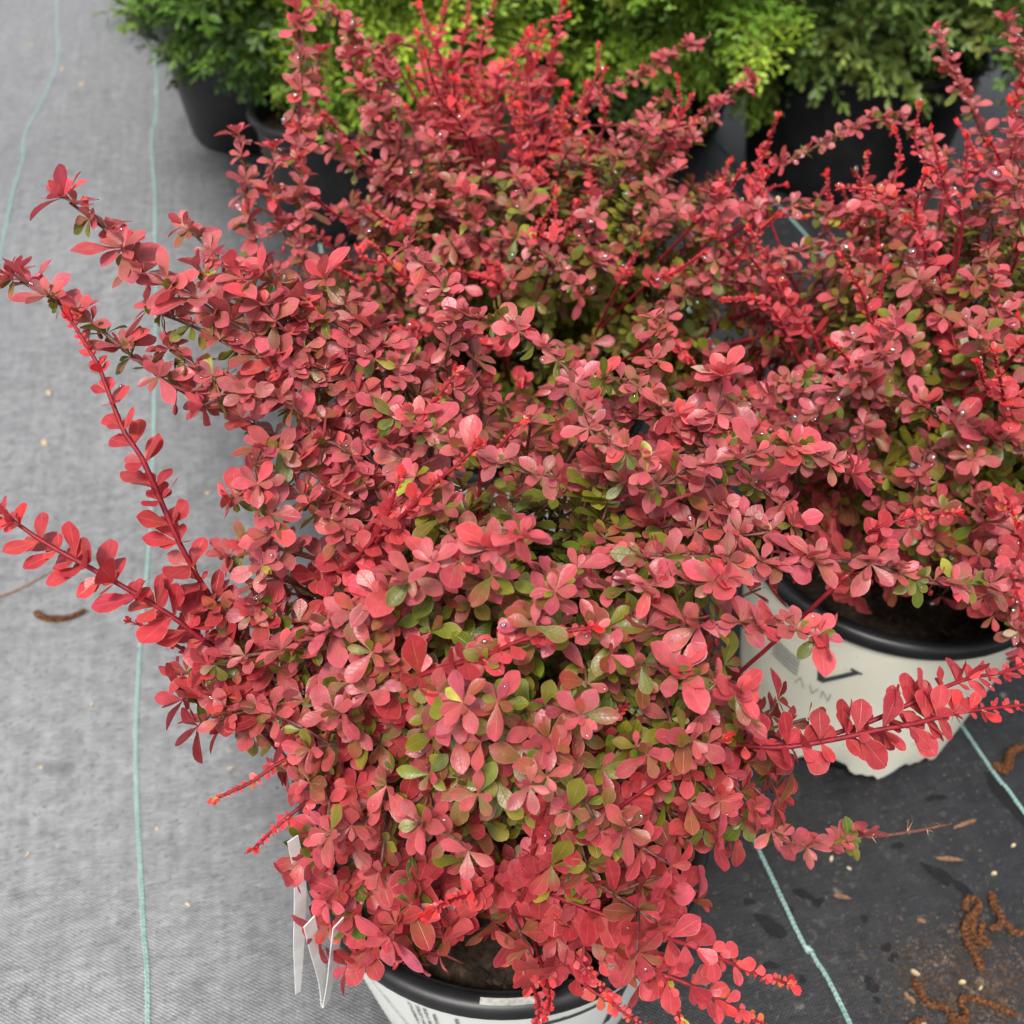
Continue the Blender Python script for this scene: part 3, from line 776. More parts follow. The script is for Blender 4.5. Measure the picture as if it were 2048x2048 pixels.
BRANCHES = [
 (1,'M',1.35,[(-0.0496,0.4627,0.5173),(-0.0925,0.4751,0.5828),(-0.1216,0.4802,0.6106),(-0.1547,0.48,0.6326),(-0.1748,0.4856,0.6462),(-0.199,0.4929,0.6541),(-0.2119,0.5047,0.667),(-0.2302,0.5146,0.6779),(-0.2401,0.5195,0.6833)],{'f0': 0.16, 'bigtip': 1}),
 (1,'M',1.15,[(-0.0799,0.4607,0.5151),(-0.1325,0.4597,0.5659),(-0.1721,0.4589,0.5947),(-0.1879,0.4611,0.6045),(-0.2098,0.469,0.6206),(-0.2322,0.4815,0.6342),(-0.2477,0.4873,0.6406),(-0.2694,0.4954,0.6494)],{'f0': 0.2, 'bigtip': 1}),
 (1,'N',1.15,[(-0.1359,0.3767,0.4527),(-0.1639,0.3836,0.5121),(-0.1767,0.3924,0.5441),(-0.1857,0.4046,0.5649),(-0.1954,0.4183,0.5873),(-0.2041,0.4267,0.5964),(-0.2117,0.4395,0.6105),(-0.2183,0.451,0.6231),(-0.2281,0.4621,0.6352),(-0.2341,0.4685,0.6422)],{'f0': 0.12}),
 (1,'N',1.35,[(-0.1125,0.3648,0.4397),(-0.1458,0.3616,0.4807),(-0.1699,0.3642,0.5057),(-0.1829,0.3685,0.5179),(-0.2046,0.3748,0.5322),(-0.223,0.3818,0.5399),(-0.2504,0.3922,0.5513),(-0.2725,0.4028,0.5629),(-0.2965,0.4139,0.5751)],{'f0': 0.12}),
 (1,'N',0.7,[(-0.1653,0.3597,0.4786),(-0.1749,0.3637,0.4903),(-0.1848,0.3647,0.4989),(-0.198,0.3704,0.5051),(-0.2084,0.3733,0.5084)],{'f0': 0.2}),
 (1,'M',1.1,[(-0.0799,0.4709,0.5262),(-0.1105,0.4364,0.5774),(-0.1315,0.4238,0.5859),(-0.1361,0.4128,0.5813),(-0.1283,0.399,0.5588),(-0.1345,0.3853,0.5363),(-0.1415,0.3713,0.5135),(-0.1515,0.3645,0.4987)],{'f0': 0.2}),
 (1,'M',1.15,[(-0.0375,0.4137,0.4636),(-0.0623,0.3804,0.5013),(-0.0977,0.3596,0.5155),(-0.1158,0.3502,0.5127),(-0.1394,0.3511,0.5063),(-0.1637,0.3539,0.4945)],{'f0': 0.15}),
 (1,'M',1.2,[(-0.0436,0.3811,0.4279),(-0.0748,0.3641,0.4686),(-0.1003,0.3452,0.4849),(-0.1154,0.3395,0.4787),(-0.1433,0.3405,0.4724),(-0.1611,0.3398,0.4643),(-0.1737,0.3406,0.4577)],{'f0': 0.15}),
 (1,'M',1.1,[(-0.1124,0.3635,0.4828),(-0.0959,0.353,0.5231),(-0.0697,0.35,0.5495),(-0.0577,0.3493,0.5636),(-0.0413,0.3466,0.5755),(-0.0199,0.3436,0.587),(-0.0056,0.3437,0.5946),(0.0037,0.345,0.5989)],{'f0': 0.05, 'bigtip': 1}),
 (1,'N',1.15,[(-0.0861,0.3508,0.454),(-0.0676,0.335,0.4886),(-0.0551,0.3272,0.5097),(-0.048,0.3277,0.5177),(-0.0271,0.3257,0.5304),(-0.0096,0.326,0.5381),(0.0029,0.3266,0.5462),(0.0195,0.3279,0.5506),(0.0394,0.3279,0.555)],{'f0': 0.1}),
 (1,'M',1,[(-0.0142,0.4926,0.4907),(-0.0194,0.5036,0.562),(-0.0275,0.517,0.6063),(-0.0393,0.5298,0.6204),(-0.0475,0.5377,0.629),(-0.0612,0.547,0.6392)],{'f0': 0.3}),
 (1,'M',0.95,[(-0.0142,0.4926,0.4907),(-0.0363,0.4952,0.5825),(-0.032,0.4973,0.6219),(-0.0206,0.4926,0.6242),(-0.003,0.487,0.6254),(0.0088,0.4775,0.6225),(0.0206,0.4676,0.619),(0.032,0.4554,0.6131),(0.0372,0.4345,0.605),(0.0434,0.4213,0.598),(0.06,0.4121,0.5954),(0.0714,0.4038,0.5862),(0.0792,0.3956,0.5772)],{'f0': 0.22}),
 (1,'M',1,[(-0.0496,0.4607,0.5151),(-0.0846,0.463,0.5917),(-0.0671,0.4415,0.5978),(-0.0492,0.4335,0.5965),(-0.0301,0.4219,0.5912),(-0.0175,0.4146,0.5907),(0.0028,0.406,0.5887),(0.0223,0.4025,0.5849)],{'f0': 0.25}),
 (1,'N',0.75,[(-0.0568,0.4479,0.5752),(-0.0472,0.4453,0.5946),(-0.0422,0.4454,0.6022),(-0.0357,0.4471,0.6114),(-0.0293,0.4534,0.6183)],{'f0': 0.15}),
 (1,'N',0.7,[(-0.0175,0.4253,0.5653),(-0.0071,0.4208,0.59),(-0.001,0.4226,0.5993),(0.0065,0.4278,0.6051)],{'f0': 0.15}),
 (1,'N',0.95,[(-0.0949,0.4123,0.4917),(-0.0709,0.396,0.548),(-0.0482,0.3918,0.5805),(-0.0391,0.3941,0.5904),(-0.0287,0.3956,0.5994),(-0.0167,0.3994,0.6111)],{'f0': 0.12}),
 (1,'N',0.9,[(-0.1125,0.4103,0.4895),(-0.0878,0.3905,0.5345),(-0.0696,0.3924,0.5589),(-0.0606,0.3982,0.5801),(-0.058,0.4043,0.5868)],{'f0': 0.1}),
 (1,'M',1.05,[(0.0084,0.4904,0.4883),(0.0498,0.4405,0.5523),(0.0741,0.415,0.5689),(0.0939,0.4142,0.5828),(0.1149,0.412,0.5878),(0.1304,0.4169,0.5932),(0.1519,0.4217,0.591),(0.1666,0.4202,0.582),(0.1815,0.4196,0.5738)],{'f0': 0.2, 'bigtip': 1}),
 (1,'M',1.35,[(0.0503,0.4926,0.4907),(0.0896,0.4676,0.5522),(0.1112,0.4576,0.5784),(0.1145,0.458,0.5936),(0.1165,0.4631,0.6067)],{'f0': 0.35, 'bigtip': 1}),
 (1,'M',1,[(0.0406,0.5078,0.5073),(0.0703,0.4914,0.5635),(0.0809,0.4992,0.5869),(0.0867,0.511,0.5998),(0.0838,0.5189,0.6085)],{'f0': 0.3}),
 (1,'M',1.05,[(0.0238,0.4397,0.4624),(0.0591,0.3958,0.533),(0.086,0.3835,0.5491),(0.1113,0.3782,0.5507),(0.1343,0.3769,0.5494),(0.1544,0.3778,0.5503),(0.1782,0.381,0.5464),(0.193,0.3797,0.545),(0.214,0.3781,0.5358),(0.2433,0.3797,0.5302),(0.2784,0.3885,0.5249),(0.2996,0.3938,0.5233)],{'f0': 0.12}),
 (1,'M',1.1,[(0.0109,0.4199,0.4704),(0.0258,0.3797,0.5302),(0.0554,0.3607,0.5465),(0.0795,0.3564,0.5566),(0.0936,0.3524,0.5596),(0.1032,0.3516,0.5616)],{'f0': 0.12, 'bigtip': 1}),
 (1,'M',1.2,[(0.0238,0.4102,0.4301),(0.0601,0.3592,0.5151),(0.0945,0.345,0.5366),(0.1172,0.3427,0.5415),(0.136,0.3416,0.5404),(0.1529,0.3383,0.5367)],{'f0': 0.15, 'bigtip': 1}),
 (1,'M',1.25,[(0.023,0.3852,0.4323),(0.0596,0.3444,0.5063),(0.0845,0.3259,0.5231),(0.0986,0.3199,0.524),(0.11,0.3121,0.5228)],{'f0': 0.2, 'bigtip': 1}),
 (1,'N',1.2,[(0.0836,0.3648,0.41),(0.1291,0.3393,0.4414),(0.1492,0.3325,0.4488),(0.176,0.3324,0.4561),(0.2017,0.3361,0.4602),(0.2237,0.3387,0.463),(0.2469,0.3455,0.463),(0.269,0.3502,0.4608),(0.3005,0.3555,0.4592)],{'f0': 0.15}),
 (1,'N',1.2,[(0.1314,0.3432,0.4309),(0.1688,0.3412,0.4435),(0.1991,0.3473,0.4502),(0.2192,0.3531,0.4565),(0.2416,0.3603,0.4645),(0.2622,0.3682,0.4657),(0.2809,0.3731,0.4637),(0.3123,0.385,0.4618)],{'f0': 0.3}),
 (1,'M',1.1,[(0.0245,0.3709,0.3574),(0.0695,0.353,0.3823),(0.1138,0.3403,0.3832),(0.135,0.3341,0.3765),(0.1574,0.3272,0.3689),(0.1721,0.3243,0.3582),(0.1941,0.3269,0.3537),(0.2102,0.3324,0.3523),(0.2328,0.3363,0.3491),(0.2557,0.341,0.3469),(0.279,0.3467,0.3457)],{'f0': 0.15, 'bare': 0.78}),
 (1,'N',1.2,[(-0.0206,0.3405,0.3241),(0.0109,0.3056,0.3452),(0.0516,0.2846,0.3519),(0.07,0.2778,0.3518),(0.0938,0.2717,0.3451),(0.114,0.2694,0.3353),(0.1359,0.2649,0.3229),(0.1495,0.2643,0.3148),(0.1679,0.2626,0.3055)],{'f0': 0.12}),
 (1,'N',1.15,[(0.0183,0.3126,0.2787),(0.0706,0.2838,0.2917),(0.1064,0.27,0.2914),(0.1212,0.2649,0.2858),(0.146,0.2586,0.2715),(0.1675,0.2511,0.2559)],{'f0': 0.15}),
 (1,'N',1.25,[(-0.0045,0.3405,0.3241),(-0.0116,0.3026,0.3568),(-0.0211,0.2854,0.375),(-0.0303,0.2758,0.3868),(-0.0381,0.2699,0.3922),(-0.044,0.2641,0.3947)],{'f0': 0.2}),
 (1,'M',1.5,[(-0.04,0.3492,0.3336),(-0.0557,0.3056,0.3452),(-0.0662,0.2842,0.344),(-0.0712,0.2754,0.3417)],{'f0': 0.45, 'red': 1}),
 (1,'M',1.4,[(-0.0657,0.3535,0.3384),(-0.0935,0.3167,0.3425),(-0.1102,0.2994,0.3385)],{'f0': 0.4, 'red': 1}),
 (1,'N',0.8,[(-0.0981,0.3688,0.4145),(-0.1125,0.351,0.4246),(-0.1337,0.3384,0.4256),(-0.1497,0.3276,0.4212),(-0.1609,0.321,0.4214),(-0.1691,0.3183,0.4184)],{'f0': 0.2}),
 (1,'N',0.95,[(-0.0656,0.353,0.4268),(-0.0854,0.3288,0.4374),(-0.1055,0.3168,0.4316),(-0.1158,0.3113,0.4256),(-0.1308,0.3029,0.4164),(-0.1436,0.2946,0.4073)],{'f0': 0.2}),
 (1,'N',1.1,[(0.0053,0.3329,0.2861),(0.0273,0.3011,0.2958),(0.0391,0.2837,0.299),(0.0489,0.2731,0.2948),(0.0588,0.2649,0.2858)],{'f0': 0.2}),
 (1,'N',1.1,[(0.012,0.3172,0.2689),(0.0209,0.2818,0.2747),(0.0234,0.2628,0.2835),(0.02,0.2525,0.287)],{'f0': 0.35}),
 (1,'N',1.05,[(-0.0012,0.298,0.3221),(0.0173,0.2982,0.3815),(0.0462,0.3034,0.417),(0.0752,0.3125,0.4417),(0.0935,0.3183,0.4555),(0.1063,0.3209,0.4657),(0.1136,0.3245,0.4697)],{'f0': 0.06}),
 (1,'N',1,[(0.0076,0.3016,0.3705),(0.0131,0.3014,0.4147),(0.0186,0.3051,0.4337),(0.025,0.3131,0.4572),(0.0309,0.317,0.469),(0.0351,0.3253,0.4855)],{'f0': 0.1}),
 (1,'N',0.95,[(0.0369,0.3411,0.4138),(0.0454,0.3338,0.4503),(0.0577,0.3392,0.471),(0.0707,0.3461,0.4859)],{'f0': 0.1}),
 (1,'M',1.35,[(-0.02,0.3765,0.3932),(-0.0404,0.3326,0.4415),(-0.0613,0.3184,0.4482),(-0.0756,0.3101,0.4465),(-0.0913,0.3119,0.4411)],{'f0': 0.25, 'red': 1}),
 (1,'M',1.35,[(-0.0075,0.3723,0.3886),(-0.018,0.3307,0.4394),(-0.0339,0.3175,0.4472),(-0.0444,0.3082,0.4445)],{'f0': 0.3, 'red': 1}),
 (1,'M',1.2,[(-0.0513,0.3597,0.3748),(-0.0761,0.316,0.4011),(-0.0925,0.3037,0.395),(-0.1106,0.3005,0.3841)],{'f0': 0.3, 'red': 1}),
 (1,'M',1.3,[(-0.0206,0.3513,0.336),(0.0079,0.3015,0.3407),(0.0256,0.2886,0.3414),(0.0405,0.2846,0.337)],{'f0': 0.4, 'red': 1}),
 (1,'M',1.2,[(0.0309,0.3839,0.3717),(0.064,0.3374,0.4394),(0.0844,0.3268,0.45),(0.1037,0.3175,0.4398),(0.1158,0.3128,0.4273)],{'f0': 0.25, 'red': 1}),
 (1,'N',1,[(0.2155,0.4403,0.4927),(0.2121,0.442,0.5094),(0.2239,0.4424,0.5172),(0.2364,0.4415,0.5237),(0.2607,0.4429,0.5252)],{'f0': 0.1}),
 (1,'M',1,[(-0.0949,0.4834,0.5696),(-0.1115,0.4868,0.6252),(-0.1257,0.4928,0.6466),(-0.1354,0.4902,0.6512)],{'f0': 0.25, 'bigtip': 1}),
 (1,'M',1,[(-0.0618,0.5036,0.562),(-0.0846,0.4855,0.6163),(-0.0995,0.4843,0.6299),(-0.1132,0.4917,0.638)],{'f0': 0.25}),
 (1,'M',0.9,[(-0.1359,0.5071,0.5955),(-0.1623,0.5347,0.6258),(-0.1828,0.5505,0.6431),(-0.1916,0.5555,0.6485)],{'f0': 0.35}),
 (1,'M',1,[(-0.0949,0.4458,0.5284),(-0.1139,0.4413,0.5976),(-0.1235,0.4427,0.6065),(-0.1461,0.4404,0.6114),(-0.1634,0.4409,0.6046)],{'f0': 0.3}),
 (2,'M',1.045,[(0.4574,0.8905,0.4963),(0.4342,0.9405,0.5511),(0.4156,0.9668,0.5799),(0.4031,0.9812,0.5956),(0.3943,1.0024,0.6189)],{'f0': 0.15}),
 (2,'M',1.045,[(0.4641,0.8791,0.5581),(0.4553,0.9147,0.597),(0.4421,0.9384,0.623),(0.4333,0.9562,0.6425)],{'f0': 0.1}),
 (2,'M',0.99,[(0.4205,0.8623,0.51),(0.3751,0.913,0.5507),(0.3451,0.9268,0.5658),(0.3192,0.9238,0.5624),(0.2853,0.9047,0.5564),(0.2646,0.8978,0.5488),(0.2417,0.8902,0.5405)],{'f0': 0.15}),
 (2,'M',1.155,[(0.3831,0.6684,0.5498),(0.3671,0.6887,0.5868),(0.3579,0.6987,0.6125),(0.3586,0.7131,0.6283),(0.3568,0.7203,0.6362)],{'f0': 0.1}),
 (2,'N',1.15,[(0.3539,0.6287,0.4321),(0.3439,0.6343,0.4679),(0.3361,0.6439,0.4932),(0.3286,0.6649,0.5163),(0.3237,0.684,0.5371),(0.3192,0.6977,0.5521),(0.3113,0.708,0.5635),(0.2985,0.7167,0.5729)],{'f0': 0.1}),
 (2,'N',0.9775,[(0.2867,0.6876,0.467),(0.2919,0.7116,0.4933),(0.2967,0.7284,0.5116),(0.3007,0.7362,0.5202)],{'f0': 0.05}),
 (2,'N',0.92,[(0.2971,0.8258,0.4997),(0.3322,0.8377,0.5126),(0.3454,0.8495,0.5256),(0.3586,0.8584,0.5354)],{'f0': 0.05}),
 (2,'N',0.92,[(0.3234,0.8317,0.5062),(0.3344,0.8554,0.5321),(0.341,0.8791,0.5581),(0.3366,0.891,0.5711)],{'f0': 0.05}),
 (2,'N',0.92,[(0.4245,0.8436,0.5191),(0.4113,0.8703,0.5483),(0.4025,0.8821,0.5613),(0.3916,0.8954,0.5759)],{'f0': 0.05}),
 (2,'N',1.035,[(0.4509,0.8851,0.5646),(0.4421,0.8999,0.5808),(0.4465,0.9206,0.6035),(0.4518,0.9355,0.6197)],{'f0': 0.05}),
 (2,'M',1.21,[(0.2836,0.634,0.4379),(0.2843,0.6173,0.4789),(0.2951,0.5893,0.4928),(0.3129,0.5727,0.4894),(0.3421,0.5658,0.4819),(0.3748,0.5587,0.4741)],{'f0': 0.08}),
 (2,'M',1.155,[(0.3422,0.6129,0.4148),(0.3288,0.5835,0.4419),(0.3229,0.5557,0.4559),(0.3255,0.5397,0.4533),(0.3308,0.5279,0.4403)],{'f0': 0.2}),
 (2,'M',1.1,[(0.2166,0.5706,0.4871),(0.2274,0.5695,0.5304),(0.2364,0.5669,0.5423),(0.246,0.5742,0.5504),(0.2543,0.5836,0.5607)],{'f0': 0.1}),
 (2,'N',1.035,[(0.2557,0.7184,0.4561),(0.226,0.7359,0.4902),(0.2157,0.7519,0.5078),(0.2071,0.7633,0.5202),(0.1952,0.7763,0.5344)],{'f0': 0.1}),
 (2,'M',0.99,[(0.3764,0.7959,0.4965),(0.3127,0.8097,0.5266),(0.2659,0.814,0.5313),(0.2277,0.8183,0.536),(0.2065,0.8155,0.5328)],{'f0': 0.1}),
 (2,'M',0.99,[(0.3553,0.7408,0.4807),(0.3019,0.7542,0.5102),(0.2527,0.7652,0.5223),(0.2116,0.7597,0.5162)],{'f0': 0.1}),
 (2,'M',1.1,[(0.2731,0.6173,0.4789),(0.237,0.6157,0.5068),(0.2053,0.6025,0.5072),(0.1839,0.5953,0.4994)],{'f0': 0.1}),
 (2,'M',1.21,[(0.4022,0.5719,0.3995),(0.3707,0.5401,0.4241),(0.355,0.516,0.4125),(0.3635,0.5036,0.3841),(0.3721,0.4882,0.3523)],{'f0': 0.1}),
 (2,'M',1.1,[(0.406,0.6438,0.4783),(0.3611,0.6338,0.5119),(0.349,0.6498,0.5441),(0.3436,0.6741,0.5708)],{'f0': 0.1}),
 (3,'N',1.1475,[(0.0215,0.8912,0.423),(0.0205,0.9265,0.4616),(0.0195,0.9818,0.5222),(0.0166,1.0203,0.5643),(0.0146,1.0417,0.5878),(0.0225,1.0542,0.6015),(0.0361,1.0621,0.6101),(0.0527,1.0647,0.613)],{'f0': 0.3}),
 (3,'N',1.215,[(-0.0344,0.9359,0.4423),(-0.0364,0.9712,0.4809),(-0.0413,0.993,0.5048),(-0.0478,1.0118,0.5254),(-0.0593,1.032,0.5475),(-0.0712,1.0582,0.5762),(-0.0817,1.0736,0.5931),(-0.0926,1.0938,0.6151)],{'f0': 0.15}),
 (3,'N',1.1475,[(-0.0717,0.9964,0.5085),(-0.0518,1.0155,0.5295),(-0.0324,1.0303,0.5456),(-0.007,1.0518,0.5692),(0.011,1.0676,0.5865),(0.0179,1.077,0.5968)],{'f0': 0.08}),
 (3,'N',1.1475,[(-0.0427,1.0296,0.5152),(-0.033,1.069,0.5583),(-0.032,1.0878,0.579),(-0.0254,1.1025,0.5951),(-0.0147,1.1221,0.6165)],{'f0': 0.05}),
 (3,'N',1.1475,[(-0.063,1.0228,0.5077),(-0.0554,1.0656,0.5546),(-0.0503,1.0895,0.5808),(-0.0452,1.107,0.6),(-0.0437,1.1255,0.6202)],{'f0': 0.05}),
 (3,'N',1.1475,[(-0.0642,1.0354,0.492),(-0.0745,1.0703,0.5302),(-0.0797,1.1018,0.5646),(-0.0719,1.1262,0.5913),(-0.0668,1.1436,0.6104)],{'f0': 0.05}),
 (3,'N',1.08,[(-0.0331,1.025,0.4805),(-0.0202,1.0564,0.5149),(-0.0124,1.0738,0.534),(0.0031,1.0878,0.5493)],{'f0': 0.05}),
 (3,'N',1.08,[(-0.0279,1.0145,0.469),(-0.0202,1.0389,0.4958),(-0.0124,1.0529,0.5111),(-0.0098,1.0651,0.5244)],{'f0': 0.05}),
 (3,'N',1.1475,[(0.0428,0.9762,0.4864),(0.0628,1.0031,0.5158),(0.0702,1.0232,0.5379),(0.0737,1.04,0.5563)],{'f0': 0.05}),
 (3,'N',1.08,[(0.0329,0.9863,0.4975),(0.0428,1.0132,0.5269),(0.0528,1.03,0.5453),(0.0553,1.0394,0.5556)],{'f0': 0.05}),
 (3,'N',1.08,[(0.125,0.9307,0.4663),(0.1445,0.9702,0.5095),(0.1543,0.9801,0.5204),(0.1494,0.9884,0.5294),(0.1567,1.0015,0.5438)],{'f0': 0.1}),
 (3,'N',1.1475,[(0.223,0.9089,0.472),(0.2302,0.9283,0.4932),(0.2354,0.9444,0.5109),(0.2364,0.9557,0.5233)],{'f0': 0.05}),
 (3,'N',1.08,[(0.1895,0.9089,0.472),(0.1991,0.9283,0.4932),(0.2029,0.9412,0.5073),(0.2077,0.9502,0.5172)],{'f0': 0.05}),
 (3,'N',1.1475,[(0.0746,0.9024,0.4649),(0.0507,0.9218,0.4861),(0.0364,0.9347,0.5003),(0.0292,0.9428,0.5091)],{'f0': 0.05}),
 (3,'N',1.1475,[(0.174,0.8258,0.4997),(0.1784,0.8466,0.5224),(0.1828,0.8569,0.5337)],{'f0': 0.05}),
 (3,'M',1.265,[(-0.1424,0.7784,0.4477),(-0.1696,0.7665,0.494),(-0.1735,0.7799,0.5236),(-0.1735,0.7962,0.5413),(-0.1751,0.8208,0.5683),(-0.1764,0.8502,0.6005),(-0.1751,0.872,0.6244),(-0.1764,0.8896,0.6437),(-0.1772,0.9073,0.663)],{'f0': 0.2}),
 (3,'M',1.15,[(-0.1688,0.7784,0.4477),(-0.2074,0.7778,0.5064),(-0.2187,0.7911,0.5358),(-0.2204,0.8107,0.5573),(-0.2233,0.8255,0.5735),(-0.2274,0.8387,0.5879)],{'f0': 0.25}),
 (3,'M',1.15,[(-0.1039,0.8905,0.4963),(-0.1141,0.9047,0.5564),(-0.1249,0.9156,0.5831),(-0.1373,0.9339,0.6032),(-0.144,0.9428,0.613)],{'f0': 0.15, 'bigtip': 1}),
 (3,'M',1.0925,[(-0.0919,0.9284,0.5082),(-0.1085,0.9593,0.5717),(-0.1201,0.9843,0.5991),(-0.141,0.9968,0.6128),(-0.1582,1.0087,0.6258),(-0.1781,1.0171,0.635)],{'f0': 0.3}),
 (3,'M',0.9775,[(-0.0124,0.9936,0.4461),(0.039,1.036,0.5074),(0.0841,1.0592,0.5328),(0.1215,1.0723,0.5472),(0.1584,1.0893,0.5658),(0.181,1.0976,0.5748),(0.2092,1.1059,0.5839)],{'f0': 0.2, 'bare': 0.93}),
 (3,'M',0.9775,[(0.0284,0.9474,0.4252),(0.0877,0.9628,0.4717),(0.1469,0.99,0.5015),(0.1903,1.0115,0.525),(0.2132,1.03,0.5453),(0.2371,1.0424,0.5589)],{'f0': 0.2, 'bigtip': 1}),
 (3,'M',0.9775,[(0.0183,0.9577,0.4365),(0.0785,0.996,0.4932),(0.1117,1.0163,0.5155),(0.1408,1.0333,0.5341),(0.1539,1.0417,0.5434)],{'f0': 0.2}),
 (3,'M',0.9775,[(-0.0325,0.9543,0.4327),(0.0181,1.0061,0.5044),(0.0578,1.0031,0.5158),(0.1065,0.9766,0.5017),(0.1494,0.9472,0.4843),(0.1836,0.9307,0.4663)],{'f0': 0.15}),
 (3,'M',1.035,[(-0.0427,0.9543,0.4327),(-0.085,0.967,0.5059),(-0.1072,0.9605,0.5286),(-0.1345,0.9539,0.5361),(-0.1582,0.9443,0.5257)],{'f0': 0.2}),
 (3,'M',1.035,[(-0.0312,0.8912,0.423),(-0.0575,0.8842,0.4895),(-0.0745,0.8748,0.5088),(-0.1017,0.884,0.5189)],{'f0': 0.2}),
 (3,'M',1.15,[(-0.0297,0.8091,0.4072),(-0.0269,0.7891,0.5188),(-0.0345,0.7874,0.5465),(-0.0386,0.7956,0.5556)],{'f0': 0.4, 'bigtip': 1}),
 (3,'M',1.0925,[(0.0167,0.8216,0.421),(-0.01,0.7743,0.5174),(0.0105,0.7616,0.5331),(0.0375,0.7182,0.5302),(0.0525,0.6963,0.5209)],{'f0': 0.2}),
 (3,'M',1.0925,[(0.0353,0.8342,0.4347),(0.0647,0.7799,0.5236),(0.0673,0.7752,0.5481),(0.0693,0.7834,0.5571)],{'f0': 0.3}),
 (3,'M',1.0925,[(0.1213,0.7784,0.4477),(0.1644,0.7575,0.4991),(0.1645,0.7561,0.5271),(0.1666,0.7659,0.5527),(0.1646,0.7767,0.5645)],{'f0': 0.2, 'bigtip': 1}),
 (1,'M',1.35,[(-0.0412,0.3508,0.3057),(-0.0705,0.303,0.3053),(-0.0887,0.288,0.2963),(-0.102,0.2839,0.2844)],{'f0': 0.3, 'red': 1}),
 (1,'M',1.35,[(-0.0478,0.3508,0.3057),(-0.0606,0.2986,0.3078),(-0.0633,0.2837,0.299)],{'f0': 0.3, 'red': 1}),
 (1,'M',1.35,[(-0.0213,0.3508,0.3057),(-0.0384,0.2962,0.3127),(-0.0443,0.2835,0.3062)],{'f0': 0.3, 'red': 1}),
 (1,'M',1.35,[(-0.0593,0.3492,0.3336),(-0.0997,0.3001,0.3244),(-0.1181,0.2918,0.3153)],{'f0': 0.3, 'red': 1}),
 (1,'M',1.35,[(-0.0013,0.3508,0.3057),(0.0205,0.2983,0.315),(0.0326,0.2856,0.3085)],{'f0': 0.3, 'red': 1}),
 (1,'M',1.35,[(0.012,0.3508,0.3057),(0.0488,0.2986,0.3078),(0.067,0.2858,0.3012),(0.0794,0.2732,0.2875)],{'f0': 0.3, 'red': 1}),
 (1,'M',1.35,[(0.0249,0.3567,0.327),(0.0714,0.3096,0.3496),(0.0919,0.299,0.3454),(0.1099,0.297,0.3432)],{'f0': 0.3, 'red': 1}),
 (1,'M',1.35,[(-0.0722,0.3622,0.3479),(-0.1144,0.3187,0.3744),(-0.1293,0.3067,0.3612)],{'f0': 0.3, 'red': 1}),
 (1,'M',1.35,[(0.0406,0.3709,0.3574),(0.0904,0.328,0.392),(0.117,0.3201,0.3833)],{'f0': 0.3, 'red': 1}),
 (1,'N',1.15,[(-0.0046,0.3172,0.2689),(0.0114,0.2797,0.2723),(0.0172,0.2586,0.2789),(0.0109,0.2443,0.2781)],{'f0': 0.2}),
 (1,'N',1.15,[(0.0186,0.3172,0.2689),(0.0432,0.2797,0.2723),(0.0644,0.2648,0.2709),(0.0831,0.2543,0.2594)],{'f0': 0.2}),
 (1,'N',1.15,[(0.0314,0.3236,0.2907),(0.0737,0.288,0.2963),(0.0941,0.2711,0.2926),(0.1034,0.2545,0.2744)],{'f0': 0.2}),
 (3,'N',1.1,[(-0.009,1.03,0.4631),(0.0012,1.0626,0.4988),(0.0114,1.0952,0.5345)],{'f0': 0.05}),
 (3,'N',1.1,[(0.0368,1.0504,0.5441),(0.0438,1.0819,0.5786),(0.0509,1.1133,0.613)],{'f0': 0.05}),
 (3,'N',1.1,[(0.0335,1.044,0.5364),(0.0374,1.0635,0.5579),(0.0412,1.0831,0.5793)],{'f0': 0.05}),
 (3,'N',1.1,[(-0.0156,1.0214,0.5567),(-0.0009,1.0409,0.578),(0.0138,1.0605,0.5994)],{'f0': 0.05}),
 (3,'N',1.1,[(0.0135,1.0797,0.5172),(0.0198,1.0981,0.5373),(0.0262,1.1165,0.5575)],{'f0': 0.05}),
 (3,'N',1.1,[(-0.0879,1.1021,0.5286),(-0.0943,1.1219,0.5503),(-0.1007,1.1418,0.572)],{'f0': 0.05}),
 (3,'N',1.1,[(0.045,0.9613,0.478),(0.0486,0.9924,0.512),(0.0522,1.0235,0.5461)],{'f0': 0.05}),
 (3,'N',1.1,[(-0.0003,1.0931,0.5063),(0.0173,1.1217,0.5376),(0.0349,1.1503,0.569)],{'f0': 0.05}),
 (3,'N',1.1,[(0.032,1.0159,0.5249),(0.0239,1.0339,0.5446),(0.0158,1.0518,0.5643)],{'f0': 0.05}),
 (3,'N',1.1,[(-0.0948,1.0445,0.5132),(-0.0867,1.0602,0.5303),(-0.0787,1.0758,0.5475)],{'f0': 0.05}),
 (3,'N',1.1,[(-0.054,1.0694,0.5022),(-0.0572,1.0939,0.529),(-0.0604,1.1185,0.5558)],{'f0': 0.05}),
 (3,'N',1.1,[(-0.0287,0.948,0.5047),(-0.0401,0.9785,0.5381),(-0.0515,1.0089,0.5714)],{'f0': 0.05}),
 (3,'N',1.1,[(0.01,0.9326,0.4948),(0.0086,0.9599,0.5247),(0.0071,0.9872,0.5546)],{'f0': 0.05}),
 (3,'N',1.1,[(-0.0147,1.001,0.5646),(0.0009,1.0185,0.5838),(0.0164,1.0361,0.603)],{'f0': 0.05}),
 (3,'N',1.1,[(-0.0773,1.0442,0.4548),(-0.0796,1.0773,0.491),(-0.0819,1.1104,0.5273)],{'f0': 0.05}),
 (3,'N',1.1,[(-0.0511,1.0461,0.4843),(-0.0407,1.0639,0.5038),(-0.0303,1.0817,0.5233)],{'f0': 0.05}),
